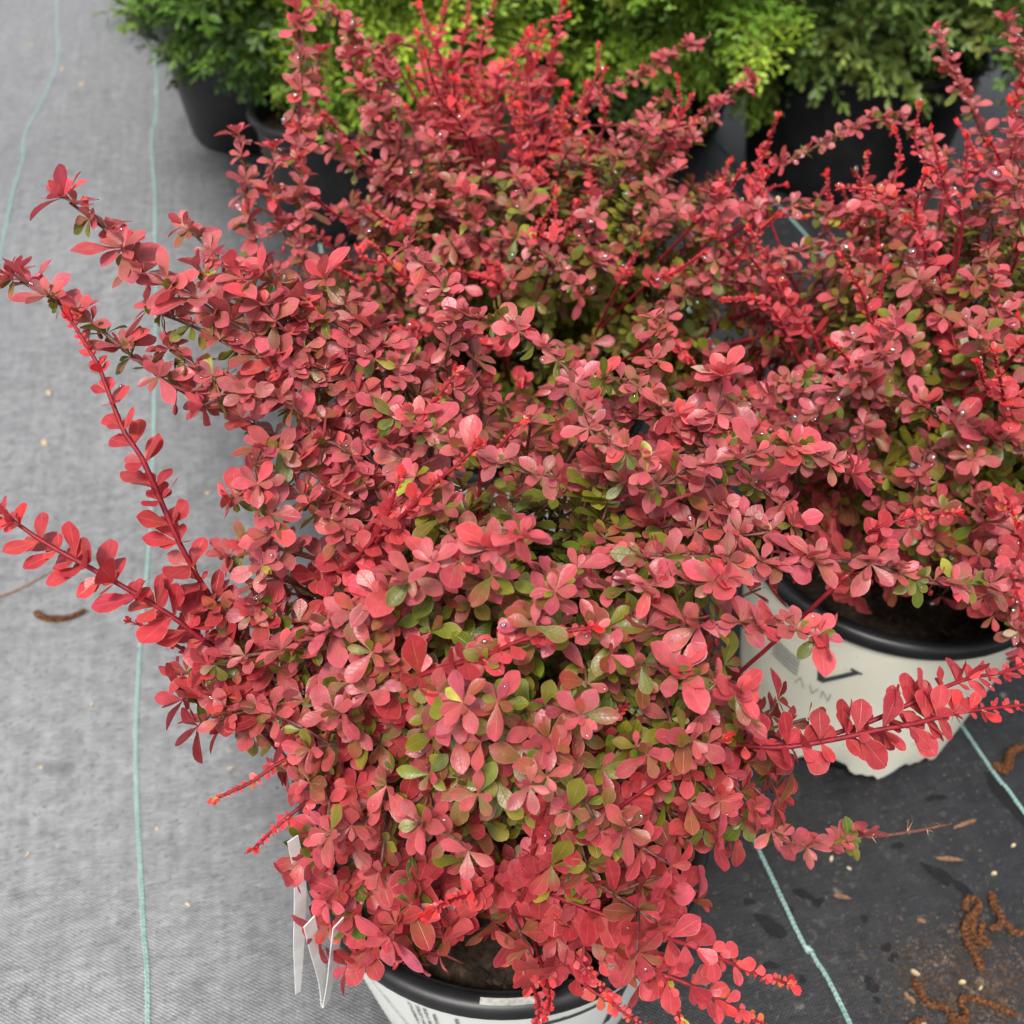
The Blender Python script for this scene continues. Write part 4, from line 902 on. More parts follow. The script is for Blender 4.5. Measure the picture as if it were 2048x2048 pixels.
 (3,'N',1.1,[(0.0169,0.9336,0.4926),(0.0075,0.9635,0.5253),(-0.0019,0.9934,0.5581)],{'f0': 0.05}),
 (3,'N',1.1,[(-0.0542,1.0554,0.469),(-0.038,1.0776,0.4934),(-0.0218,1.0999,0.5178)],{'f0': 0.05}),
 (3,'N',1.1,[(-0.0201,1.0095,0.5258),(-0.0302,1.0276,0.5456),(-0.0403,1.0456,0.5654)],{'f0': 0.05}),
 (3,'N',1.1,[(-0.0856,1.0577,0.4576),(-0.0974,1.0769,0.4786),(-0.1093,1.0961,0.4997)],{'f0': 0.05}),
 (3,'N',1.1,[(0.0462,1.0021,0.5019),(0.0516,1.0214,0.523),(0.0569,1.0407,0.5441)],{'f0': 0.05}),
 (3,'N',1.1,[(0.0221,1.0103,0.5081),(0.0372,1.0266,0.5258),(0.0522,1.0428,0.5436)],{'f0': 0.05}),
 (3,'N',0.95,[(0.0478,0.8545,0.4881),(0.0537,0.8651,0.4997),(0.0596,0.8757,0.5113)],{'f0': 0.05}),
 (2,'N',0.95,[(0.4193,0.8364,0.478),(0.4191,0.8467,0.4892),(0.4188,0.8569,0.5005)],{'f0': 0.05}),
 (3,'N',0.95,[(0.0881,0.7607,0.4902),(0.0986,0.7737,0.5044),(0.1091,0.7867,0.5186)],{'f0': 0.05}),
 (2,'N',0.95,[(0.3618,0.768,0.4676),(0.3673,0.7816,0.4825),(0.3728,0.7953,0.4974)],{'f0': 0.05}),
 (2,'N',0.95,[(0.2161,0.8194,0.5335),(0.2148,0.8295,0.5445),(0.2135,0.8396,0.5556)],{'f0': 0.05}),
 (2,'N',0.95,[(0.425,0.7891,0.4572),(0.4229,0.8032,0.4727),(0.4208,0.8173,0.4881)],{'f0': 0.05}),
 (3,'N',0.95,[(0.0703,0.8672,0.5129),(0.0686,0.8856,0.533),(0.0669,0.9039,0.553)],{'f0': 0.05}),
 (2,'N',0.95,[(0.3482,0.8129,0.4702),(0.3545,0.8288,0.4877),(0.3608,0.8448,0.5052)],{'f0': 0.05}),
 (3,'N',0.95,[(0.1686,0.7706,0.5037),(0.1747,0.7838,0.5182),(0.1808,0.7971,0.5327)],{'f0': 0.05}),
 (2,'N',0.95,[(0.3213,0.8853,0.5012),(0.3241,0.9017,0.5191),(0.3269,0.9181,0.537)],{'f0': 0.05}),
 (3,'N',0.95,[(0.036,0.7799,0.5197),(0.0363,0.7949,0.5361),(0.0367,0.8099,0.5526)],{'f0': 0.05}),
 (2,'N',0.95,[(0.3658,0.8361,0.4758),(0.3698,0.8489,0.4898),(0.3739,0.8617,0.5039)],{'f0': 0.05}),
 (2,'N',0.95,[(0.3128,0.7685,0.488),(0.3208,0.7854,0.5066),(0.3289,0.8024,0.5252)],{'f0': 0.05}),
 (2,'N',0.95,[(0.3207,0.8251,0.4331),(0.3225,0.8401,0.4495),(0.3242,0.8551,0.4659)],{'f0': 0.05}),
 (3,'N',0.95,[(0.1037,0.8355,0.4482),(0.1088,0.85,0.4641),(0.114,0.8645,0.4799)],{'f0': 0.05}),
 (2,'N',0.95,[(0.2977,0.7558,0.5085),(0.3002,0.7717,0.5259),(0.3027,0.7876,0.5433)],{'f0': 0.05}),
 (1,'M',1.1,[(-0.0656,0.4676,0.5522),(-0.1115,0.4663,0.6028),(-0.1474,0.469,0.6206),(-0.1745,0.4782,0.6306),(-0.1962,0.4837,0.6366)],{'f0': 0.15}),
 (1,'M',1.1,[(-0.0773,0.4597,0.5436),(-0.118,0.4592,0.5876),(-0.1488,0.4604,0.6037),(-0.1706,0.4659,0.6097),(-0.187,0.4733,0.6178)],{'f0': 0.15}),
 (1,'M',1.1,[(-0.0678,0.4995,0.5575),(-0.105,0.486,0.6095),(-0.1291,0.493,0.6246),(-0.1625,0.5042,0.6369),(-0.1737,0.5118,0.6451)],{'f0': 0.15}),
 (1,'M',1.1,[(-0.0786,0.4954,0.5679),(-0.1159,0.4751,0.6198),(-0.1354,0.4829,0.6432),(-0.1488,0.4938,0.6551)],{'f0': 0.15}),
 (1,'M',1.1,[(-0.0496,0.4995,0.5575),(-0.0735,0.4855,0.6163),(-0.0886,0.488,0.634),(-0.1023,0.4991,0.6461)],{'f0': 0.15}),
 (1,'M',1.1,[(-0.0678,0.4913,0.5486),(-0.0902,0.4705,0.5999),(-0.1105,0.4659,0.6097),(-0.1257,0.4599,0.6106)],{'f0': 0.15}),
 (1,'M',1.1,[(-0.0436,0.4832,0.5397),(-0.0623,0.4705,0.5999),(-0.0728,0.4738,0.611),(-0.0886,0.4696,0.6138)],{'f0': 0.15}),
 (1,'M',1.05,[(0.0533,0.4627,0.5173),(0.1065,0.452,0.5648),(0.1313,0.4291,0.5621),(0.1479,0.4198,0.5519)],{'f0': 0.15}),
 (1,'M',1.05,[(0.0533,0.4525,0.5061),(0.1046,0.4235,0.5485),(0.1247,0.4106,0.5492),(0.1411,0.4032,0.5411)],{'f0': 0.15}),
 (1,'M',1.05,[(0.0388,0.4909,0.5334),(0.0795,0.4734,0.5734),(0.1056,0.4557,0.5763),(0.1241,0.4479,0.5752)],{'f0': 0.15}),
 (1,'M',1.05,[(0.0234,0.5013,0.5447),(0.0507,0.487,0.5883),(0.0725,0.4749,0.5899),(0.0887,0.4613,0.5825)],{'f0': 0.15}),
 (1,'M',1.05,[(0.0662,0.4281,0.509),(0.1028,0.4069,0.5451),(0.1278,0.3978,0.55),(0.1493,0.4014,0.554)],{'f0': 0.15}),
 (2,'M',1.15,[(0.2641,0.6234,0.4263),(0.2137,0.6048,0.4652),(0.172,0.584,0.4721),(0.1575,0.5718,0.4588)],{'f0': 0.1}),
 (2,'M',1.15,[(0.2719,0.6445,0.4494),(0.2166,0.6254,0.473),(0.1766,0.6173,0.4789),(0.1507,0.6098,0.4707)],{'f0': 0.1}),
 (2,'M',1.15,[(0.2836,0.6076,0.409),(0.2286,0.5923,0.4515),(0.1963,0.5746,0.447)],{'f0': 0.1}),
 (2,'M',1.15,[(0.3227,0.5839,0.3831),(0.2954,0.5622,0.4186),(0.3062,0.54,0.4091),(0.3208,0.5326,0.401)],{'f0': 0.1}),
 (2,'M',1.15,[(0.3813,0.5839,0.3831),(0.3473,0.5522,0.4077),(0.3318,0.5301,0.3983)],{'f0': 0.1}),
 (2,'M',1.15,[(0.3422,0.6076,0.409),(0.3062,0.5845,0.4578),(0.2948,0.5645,0.4508),(0.2912,0.5523,0.4374)],{'f0': 0.1}),
 (1,'M',1.25,[(-0.0773,0.3727,0.4484),(-0.1291,0.3616,0.4807),(-0.1653,0.3635,0.4828),(-0.185,0.3629,0.4747)],{'f0': 0.15, 'red': 1}),
 (1,'M',1.25,[(-0.0786,0.3669,0.4272),(-0.1303,0.3477,0.4581),(-0.1653,0.3504,0.4684),(-0.1836,0.3534,0.4643)],{'f0': 0.15, 'red': 1}),
 (1,'M',1.25,[(-0.0832,0.3885,0.4657),(-0.128,0.377,0.505),(-0.157,0.3774,0.5128),(-0.1735,0.378,0.506)],{'f0': 0.15, 'red': 1}),
 (1,'M',1.25,[(-0.0739,0.3566,0.401),(-0.1106,0.3471,0.4352),(-0.1383,0.3461,0.4415),(-0.1611,0.3519,0.4478)],{'f0': 0.15, 'red': 1}),
 (1,'M',1.25,[(-0.048,0.3648,0.4397),(-0.0783,0.3473,0.4724),(-0.0995,0.3387,0.4704),(-0.1197,0.3361,0.4602)],{'f0': 0.15, 'red': 1}),
 (1,'M',1.25,[(-0.0363,0.3826,0.4592),(-0.0558,0.3405,0.4724),(-0.0715,0.3302,0.4685),(-0.0886,0.3276,0.4583)],{'f0': 0.15, 'red': 1}),
 (1,'M',1.25,[(0.0077,0.3749,0.436),(-0.0175,0.3442,0.4765),(-0.0279,0.3326,0.4786),(-0.0387,0.3254,0.4707)],{'f0': 0.15, 'red': 1}),
 (1,'M',1.25,[(0.0167,0.3649,0.425),(0.0442,0.3183,0.4184),(0.0606,0.3042,0.4104),(0.0697,0.2992,0.3975)],{'f0': 0.15, 'red': 1}),
 (1,'M',1.25,[(-0.0073,0.3484,0.3921),(-0.018,0.3118,0.4187),(-0.0289,0.3016,0.4149)],{'f0': 0.15, 'red': 1}),
 (1,'M',1.15,[(-0.0773,0.4123,0.4917),(-0.117,0.4012,0.5315),(-0.1405,0.4014,0.5391),(-0.1542,0.3977,0.535)],{'f0': 0.15}),
 (1,'M',1.15,[(-0.0773,0.432,0.5133),(-0.1115,0.4217,0.5539),(-0.1351,0.4216,0.5613),(-0.1515,0.418,0.5572)],{'f0': 0.15}),
 (1,'M',1.15,[(-0.007,0.4083,0.4873),(-0.033,0.3709,0.5279),(-0.0533,0.3588,0.5295),(-0.069,0.35,0.5199)],{'f0': 0.15}),
 (2,'M',1.1,[(0.3593,0.638,0.383),(0.3227,0.6024,0.4033),(0.3109,0.574,0.387),(0.3148,0.5584,0.37)],{'f0': 0.05, 'green': 1}),
 (2,'M',1.1,[(0.3839,0.638,0.383),(0.3539,0.5971,0.3975),(0.3572,0.5662,0.3785),(0.3611,0.5506,0.3614)],{'f0': 0.05, 'green': 1}),
 (2,'M',1.1,[(0.4085,0.6325,0.3769),(0.3852,0.5865,0.3859),(0.3765,0.5558,0.3671),(0.3726,0.5402,0.35)],{'f0': 0.05, 'green': 1}),
 (2,'M',1.1,[(0.4249,0.6269,0.3709),(0.3996,0.5688,0.3813),(0.3908,0.5359,0.3602),(0.387,0.5205,0.3433)],{'f0': 0.05, 'green': 1}),
 (2,'M',1.1,[(0.3347,0.6546,0.4011),(0.2992,0.6155,0.4177),(0.2878,0.5896,0.4041)],{'f0': 0.05, 'green': 1}),
 (2,'M',1.1,[(0.4003,0.6601,0.4072),(0.3688,0.6078,0.4241),(0.3717,0.5822,0.4108)],{'f0': 0.05, 'green': 1}),
 (2,'M',1.1,[(0.3593,0.6657,0.4133),(0.3302,0.6156,0.4326),(0.3336,0.5924,0.422)],{'f0': 0.05, 'green': 1}),
 (3,'M',1.1,[(-0.0966,0.9092,0.4872),(-0.1503,0.9186,0.5271),(-0.1735,0.9405,0.5511),(-0.1828,0.9655,0.5785),(-0.1781,0.9874,0.6025)],{'f0': 0.1, 'bigtip': 1}),
 (3,'M',1.1,[(-0.0785,0.925,0.4897),(-0.1144,0.9504,0.5471),(-0.1378,0.982,0.5817),(-0.1519,1.0105,0.6129)],{'f0': 0.1, 'bigtip': 1}),
 (3,'M',1.1,[(-0.0976,0.9444,0.5109),(-0.1237,0.963,0.561),(-0.1237,0.9852,0.5852),(-0.1097,1.0041,0.606)],{'f0': 0.1, 'bigtip': 1}),
 (3,'M',1.1,[(-0.165,0.7843,0.4838),(-0.1948,0.7976,0.5281),(-0.1988,0.8079,0.5542),(-0.1967,0.8303,0.5787)],{'f0': 0.1, 'bigtip': 1}),
 (1,'M',1.1,[(-0.0557,0.4464,0.4994),(-0.0797,0.4367,0.5555),(-0.0913,0.4364,0.5774),(-0.1014,0.4362,0.5846)],{'f0': 0.1}),
 (1,'M',1.1,[(-0.0557,0.4382,0.4905),(-0.0685,0.4254,0.5431),(-0.0811,0.4291,0.5621),(-0.0913,0.4272,0.5673)],{'f0': 0.1}),
 (1,'M',1.1,[(-0.0678,0.4342,0.486),(-0.0902,0.4198,0.5444),(-0.105,0.4253,0.5653),(-0.1149,0.427,0.5746)],{'f0': 0.1}),
 (1,'M',1.1,[(-0.0375,0.4464,0.4994),(-0.0512,0.4329,0.5588),(-0.0613,0.4346,0.5754),(-0.0715,0.4362,0.5846)],{'f0': 0.1}),
 (1,'M',1.1,[(-0.0608,0.4191,0.4844),(-0.0839,0.4031,0.5335),(-0.0986,0.4069,0.5526),(-0.1085,0.4087,0.5619)],{'f0': 0.1}),
]

ALL = {}
def build_shrub(sid, root_xy, label, crown_c, crown_r, n_fill, size, zmin, n_new_fill):
    root_p = np.array([root_xy[0], root_xy[1], POT_H - .033])
    root = empty('barberry_shrub', tuple(root_p), label, 'shrub')
    LV = Leaves(); holders = {}
    bid = 0
    mats_old = [M['stem_old'], M['spine'], M['fruit']]; mats_new = [M['stem_new'], M['spine'], M['fruit']]
    for (s_, kind, sz, pts, opts) in BRANCHES:
        if s_ != sid: continue
        pts = [np.array(q) for q in pts]
        b0 = root_p + np.array([rng.normal(0, .018), rng.normal(0, .018), 0])
        mid = b0 + (pts[0] - b0) * .55 + rng.normal(0, .012, 3)
        full = spline([b0, mid] + pts, .0035)
        df = int(np.argmin(np.linalg.norm(full - pts[0], axis=1)))
        mb = MB()
        (grow_mature if kind == 'M' else grow_new)(LV, mb, full, bid, sz, opts.get('f0', .1), df, opts, crown_c[2])
        mb.v = [tuple(np.array(v) - root_p) for v in mb.v]
        holders[bid] = mb.build('branch', mats_old if kind == 'M' else mats_new, root)
        bid += 1
    nd = bid
    tw = MB()
    for k in range(n_fill):
        P = spline(fill_branch(crown_c, crown_r, root_p, zmin, 1.0 if sid == 1 else 1.12), .004)
        T, N, Bn = frames(P)
        s = np.concatenate([[0], np.cumsum(np.linalg.norm(np.diff(P, axis=0), axis=1))])
        tube(tw, P[::3], np.linspace(.0026, .0009, len(P[::3])), 5, 0, .1)
        d = s[-1] * rng.uniform(.30, .42); q = 0
        while d < s[-1]:
            i = min(np.searchsorted(s, d), len(P) - 1); p = P[i]
            ang = q * 2.39996
            side = N[i] * math.cos(ang) + Bn[i] * math.sin(ang)
            de = ell(p, crown_c, crown_r)
            out = unit((p - crown_c) / crown_r)
            axis = unit(side * .5 + UP * .45 + out * .9)
            def cf(dd, nn, p=p, de=de):
                return inner_color(ell(p + dd * .012, crown_c, crown_r), p[2], crown_c[2])
            big = 1.22 if p[2] < crown_c[2] - .02 else 1.0
            rosette(LV, p, axis, int(rng.integers(6, 9)), .0180 * size * big, cf, -1, (.15, .9), 1.12 if big > 1 else 1.0)
            # side twig
            if rng.random() < .30 and s[-1] - d > .02:
                tl = rng.uniform(.015, .04); tdir = unit(side + out * .4 + T[i] * .3)
                e = p + tdir * tl
                tube(tw, [p, (p + e) / 2 + UP * .002, e], [.0012, .001, .0007], 4, 0)
                for w in (.5, 1.0):
                    pp = p + (e - p) * w
                    rosette(LV, pp, unit(out + UP * .5 + tdir * .3), int(rng.integers(4, 7)), .0180 * size * big, lambda a_, b_, pp=pp: inner_color(ell(pp + a_ * .012, crown_c, crown_r), pp[2], crown_c[2]), -1, (.15, .9))
            d += rng.uniform(.011, .016); q += 1
    tw.v = [tuple(np.array(v) - root_p) for v in tw.v]
    tw_o = tw.build('twigs', M['stem_old'], root); tag(tw_o, kind='stuff')
    # young shoots scattered on the crown
    for k in range(n_new_fill):
        v = unit(rng.normal(0, 1, 3)); v[2] = abs(v[2]) * .8 + .05
        a = crown_c + unit(v) * crown_r * .8
        o = unit(v) + UP * .3 + rng.normal(0, .3, 3)
        b = a + unit(o) * rng.uniform(.05, .10) * size
        m_ = (a + b) / 2 + rng.normal(0, .006, 3)
        full = spline([root_p + (a - root_p) * .5, a, m_, b], .0035)
        mb = MB()
        df = int(np.argmin(np.linalg.norm(full - a, axis=1)))
        grow_new(LV, mb, full, bid, size * rng.uniform(.75, 1.0), .1, df, {}, crown_c[2])
        mb.v = [tuple(np.array(v_) - root_p) for v_ in mb.v]
        holders[bid] = mb.build('branch', mats_new, root); bid += 1
    ALL[sid] = (root, root_p, LV, holders, tw_o)

L1_ = 'compact rose red barberry in the white pot with hanging tags'
L2_ = 'rose red barberry growing in the cream pot with triangle emblem'
L3_ = 'barberry with upright coral shoots standing before the black pots'
build_shrub(1, P1, L1_, np.array([.005, .405, .430]), np.array([.190, .165, .185]), 165, 1.06, .252, 0)
build_shrub(2, P2, L2_, np.array([.420, .715, .415]), np.array([.245, .265, .190]), 185, 1.06, .258, 38)
build_shrub(3, P3, L3_, np.array([.040, .895, .410]), np.array([.265, .240, .180]), 160, 1.02, .262, 44)

# which leaves show largest: count, for each leaf, how much of it stands in front in a coarse depth grid
def show_scores():
    G = 300
    items = []
    zbuf = np.full((G, G), 9.0)
    for sid, (root, rp, LV, holders, tw_o) in ALL.items():
        pos = np.array(LV.pos); A = np.array(LV.mat); sh = np.array(LV.shape)
        S = np.stack([SHAPES[0][0][[7, 9, 10, 11, 12, 13, 14, 15, 17, 18, 20, 22]]])[0]
        W = pos[:, None] + np.einsum('nij,kj->nki', A, S)
        Q = W - CAMP
        dz = Q @ CF
        x = Q[..., 0] / dz; y = -(Q @ CU) / dz
        gx = ((x + .5) * G).astype(int); gy = ((y + .5) * G).astype(int)
        ok = (gx >= 0) & (gx < G) & (gy >= 0) & (gy < G)
        gx = gx.clip(0, G - 1); gy = gy.clip(0, G - 1)
        np.minimum.at(zbuf, (gy[ok], gx[ok]), dz[ok])
        nrm = A[:, :, 2]; cx = Q.mean(1)
        facing = np.abs(np.einsum('ni,ni->n', nrm, cx)) / (np.linalg.norm(nrm, axis=1) * np.linalg.norm(cx, axis=1))
        size = np.linalg.norm(A[:, :, 1], axis=1) * np.linalg.norm(A[:, :, 0], axis=1) / dz.mean(1) ** 2
        items.append((sid, gx, gy, dz, ok, facing * size))
    res = {}
    for sid, gx, gy, dz, ok, area in items:
        vis = (dz <= zbuf[gy, gx] + .004) & ok
        res[sid] = (vis.mean(1) * area, vis.mean(1))
    return res
SCORES = show_scores()

def finish_shrub(sid):
    root, rp, LV, holders, tw_o = ALL[sid]
    sc, vis = SCORES[sid]
    order = np.argsort(-sc)
    top = set(order[:300].tolist())
    for k in order[:300]:
        o = bpy.data.objects.new('leaf', SHAPE_MESH[LV.shape[k]])
        A = LV.mat[k]; p = LV.pos[k] - rp
        o.parent = holders.get(LV.branch[k], root)
        o.matrix_local = Matrix(((A[0, 0], A[0, 1], A[0, 2], p[0]), (A[1, 0], A[1, 1], A[1, 2], p[1]), (A[2, 0], A[2, 1], A[2, 2], p[2]), (0, 0, 0, 1)))
        o.color = LV.colr[k]
        col.objects.link(o)
    V, F, UVs, C, off = [], [], [], [], 0
    rest = [k for k in range(len(LV.pos)) if k not in top]
    for k in rest:
        hid = vis[k] == 0
        S = LOW[k % 3] if hid else SHAPES[LV.shape[k]]
        v = S[0] @ LV.mat[k].T + (LV.pos[k] - rp)
        V.append(v); F.append(S[2] + off); UVs.append(S[1][S[2].reshape(-1)]); C.append(np.tile(np.array(LV.colr[k]), (len(v), 1))); off += len(v)
    V = np.concatenate(V).astype(np.float32); F = np.concatenate(F).astype(np.int32); UVs = np.concatenate(UVs).astype(np.float32); C = np.concatenate(C).astype(np.float32)
    me = bpy.data.meshes.new('foliage')
    me.vertices.add(len(V)); me.vertices.foreach_set('co', V.reshape(-1))
    me.loops.add(F.size); me.loops.foreach_set('vertex_index', F.reshape(-1))
    me.polygons.add(len(F)); me.polygons.foreach_set('loop_start', np.arange(0, F.size, 4, dtype=np.int32))
    me.polygons.foreach_set('loop_total', np.full(len(F), 4, dtype=np.int32))
    me.polygons.foreach_set('use_smooth', np.ones(len(F), dtype=bool))
    uvl = me.uv_layers.new(name='UVMap'); uvl.data.foreach_set('uv', UVs.reshape(-1))
    ca = me.color_attributes.new('pigment', 'FLOAT_COLOR', 'POINT'); ca.data.foreach_set('color', C.reshape(-1))
    me.materials.append(M['leaf'])
    me.update(calc_edges=True); me.validate()
    o = bpy.data.objects.new('foliage', me); o.parent = root; col.objects.link(o)
    tag(o, kind='stuff')
    print('shrub', sid, 'leaves', len(LV.pos), 'quads', len(F))
for sid in ALL: finish_shrub(sid)

# ------------------------------------------------------------------ rain drops lying on leaves
def rain():
    mb = MB()
    ring = 8
    for sid, n in ((1, 70), (2, 170), (3, 160)):
        root, rp, LV, holders, tw_o = ALL[sid]
        sc, vis = SCORES[sid]
        cand = [k for k in np.argsort(-sc)[:2200] if vis[k] > .5 and LV.mat[k][2, 2] > 0]
        for k in rng.choice(cand, min(n, len(cand)), replace=False):
            A = LV.mat[k]; L = np.linalg.norm(A[:, 1]); nr = unit(A[:, 2])
            c = LV.pos[k] + A @ np.array([rng.uniform(-.1, .1), rng.uniform(.5, .88), 0.0]) + nr * .0003
            r = float(np.clip(rng.lognormal(-6.95, .45), .0004, .0028))
            if sid != 1: r *= 1.6
            e = unit(A[:, 0]); f = cross(nr, e)
            V = []
            for j, (rr, h) in enumerate(((.85, -.12), (1.0, .12), (.86, .42), (.5, .66))):
                for i in range(ring):
                    a = 2 * math.pi * i / ring
                    V.append(c + (e * math.cos(a) + f * math.sin(a)) * rr * r + nr * h * r)
            V.append(c + nr * .74 * r); V.append(c - nr * .12 * r)
            F = []
            for j in range(3):
                for i in range(ring): F.append((j * ring + i, j * ring + (i + 1) % ring, (j + 1) * ring + (i + 1) % ring, (j + 1) * ring + i))
            for i in range(ring): F.append((3 * ring + i, 3 * ring + (i + 1) % ring, 4 * ring)); F.append(((i + 1) % ring, i, 4 * ring + 1))
            mb.add(V, F)
    o = mb.build('rain_drops', M['water'])
    tag(o, 'clear rain drops lying on the barberry leaves', 'water drops', None, 'stuff')
rain()

# ------------------------------------------------------------------ hanging plant tags
def strip(name, pts, widths, wdir, thick, mat, label):
    P = spline(pts, .006)
    n = len(P)
    w = np.interp(np.linspace(0, 1, n), np.linspace(0, 1, len(widths)), widths)
    T, _, _ = frames(P)
    V, F = [], []
    wd = unit(np.array(wdir, float))
    for i in range(n):
        s_ = unit(wd - T[i] * wd.dot(T[i])); nn = cross(T[i], s_)
        for a, b in ((-1, -1), (1, -1), (1, 1), (-1, 1)): V.append(P[i] + s_ * a * w[i] / 2 + nn * b * thick / 2)
    for i in range(n - 1):
        for k in range(4):
            a, b = i * 4 + k, i * 4 + (k + 1) % 4
            F.append((a, b, b + 4, a + 4))
    F += [(3, 2, 1, 0), tuple((n - 1) * 4 + k for k in range(4))]
    mb = MB(); mb.add(V, F)
    o = mb.build(name, mat, smooth=False)
    tag(o, label, 'plant tag')
    return o
strip('plant_tag', [(-.1266, .3095, .392), (-.1284, .3076, .3474), (-.1373, .3014, .2813), (-.1463, .2954, .2154)], [.007, .0085, .008, .004], (.75, .65, 0), .0007, M['tag'], 'narrow white plant tag hanging edge-on beside the white pot')
strip('plant_tag', [(-.1216, .2877, .335), (-.1226, .2865, .2646), (-.1262, .286, .2210), (-.1258, .286, .2195), (-.1250, .2862, .2225), (-.1165, .2867, .2646), (-.1040, .2870, .335)], [.009, .009, .007, .006, .007, .009, .009], (.6, .8, .1), .0007, M['tag'], 'white plant tag folded into a loop, its fold hanging by the white pot wall')

# ------------------------------------------------------------------ evergreen shrubs in black pots behind
def sprig_mesh(seed, L, nleaf, lw, droop, twigs, wide=.22):
    r = np.random.default_rng(seed)
    V, UV, F = [], [], []
    S = leaf_shape((-1, 0, 1), (0, .3, .66, 1.0), .3, .1, wide, 1.15, 0, seed)
    def leaf(p, d, nn, l):
        y = unit(d); z = unit(nn - y * nn.dot(y)); x = cross(y, z)
        A = np.stack([x * l * 1.15, y * l, z * l], 1)
        o = len(V)
        V.extend((S[0] @ A.T + p).tolist()); UV.extend(S[1].tolist()); F.extend((S[2] + o).tolist())
    axes = [(np.zeros(3), np.array([0, L, 0.0]))]
    for k in range(twigs):
        f = r.uniform(.2, .75); sd = 1 if k % 2 else -1
        b = np.array([0, L * f, -droop * (L * f) ** 2])
        axes.append((b, b + np.array([sd * L * .34, L * .30, r.normal(0, .1) * L])))
    for (a, b) in axes:
        n = max(3, int(nleaf * np.linalg.norm(b - a) / L))
        t = unit(b - a); sx = unit(cross(t, UP)); up = cross(sx, t)
        for i in range(n):
            f = (i + .6) / n
            p = a + (b - a) * f - UP * droop * (np.linalg.norm(b - a) * f) ** 2
            for sd in (-1, 1):
                q = i * 1.57
                rad = sx * math.cos(q) * sd + up * math.sin(q) * sd * .8
                leaf(p, unit(rad + t * r.uniform(.5, 1.0)), unit(up + t * .4 + r.normal(0, .25, 3)), lw * r.uniform(.75, 1.15) * (1 - .35 * f))
        leaf(b - t * .002, t, up, lw * .7)
        K = 5; o = len(V)                      # the twig itself, following the droop
        for i in range(K + 1):
            f = i / K
            p = a + (b - a) * f - UP * droop * (np.linalg.norm(b - a) * f) ** 2 * (1 if i < K else 0)
            for cx, cz in ((-1, -.5), (1, -.5), (0, 1)):
                V.append((p + (sx * cx + up * cz) * .0011 * (1 - .5 * f)).tolist()); UV.append([.5, .3])
        for i in range(K):
            for k in range(3):
                q0, q1 = o + i * 3 + k, o + i * 3 + (k + 1) % 3
                F.append([q0, q1, q1 + 3, q0 + 3])
    me = shape_mesh((np.array(V), np.array(UV), np.array(F)), 'sprig', M['sprig'])
    return me
SPR = {'box': [sprig_mesh(300 + i, .090, 8, .0200, .8, 4) for i in range(4)], 'spray': [sprig_mesh(320 + i, .125, 15, .0145, 1.8, 9, .19) for i in range(4)]}

def black_pot(loc, rim_r, base_r, h, label):
    root = empty('nursery_pot', (*loc, 0), label, 'plant pot', None)
    mb = MB()
    lathe(mb, [(.001, .005), (base_r - .006, .003), (base_r, .010), (base_r + (rim_r - base_r) * .45, h * .48), (rim_r - .006, h - .035), (rim_r - .004, h - .030), (rim_r - .003, h - .008)], 72)
    mb.build('wall', M['black'], root)
    mb = MB()
    lathe(mb, [(rim_r - .004, h - .012), (rim_r + .005, h - .012), (rim_r + .007, h - .005), (rim_r + .005, h), (rim_r - .005, h), (rim_r - .008, h - .06)], 72)
    mb.build('rim', M['black'], root)
    mb = MB()
    V = [(0, 0, h - .04)] + [((rim_r - .008) * math.cos(a), (rim_r - .008) * math.sin(a), h - .04) for a in np.linspace(0, 2 * math.pi, 40, endpoint=False)]
    mb.add(V, [(0, 1 + i, 1 + (i + 1) % 40) for i in range(40)])
    mb.build('soil', M['soil'], root)
    return root

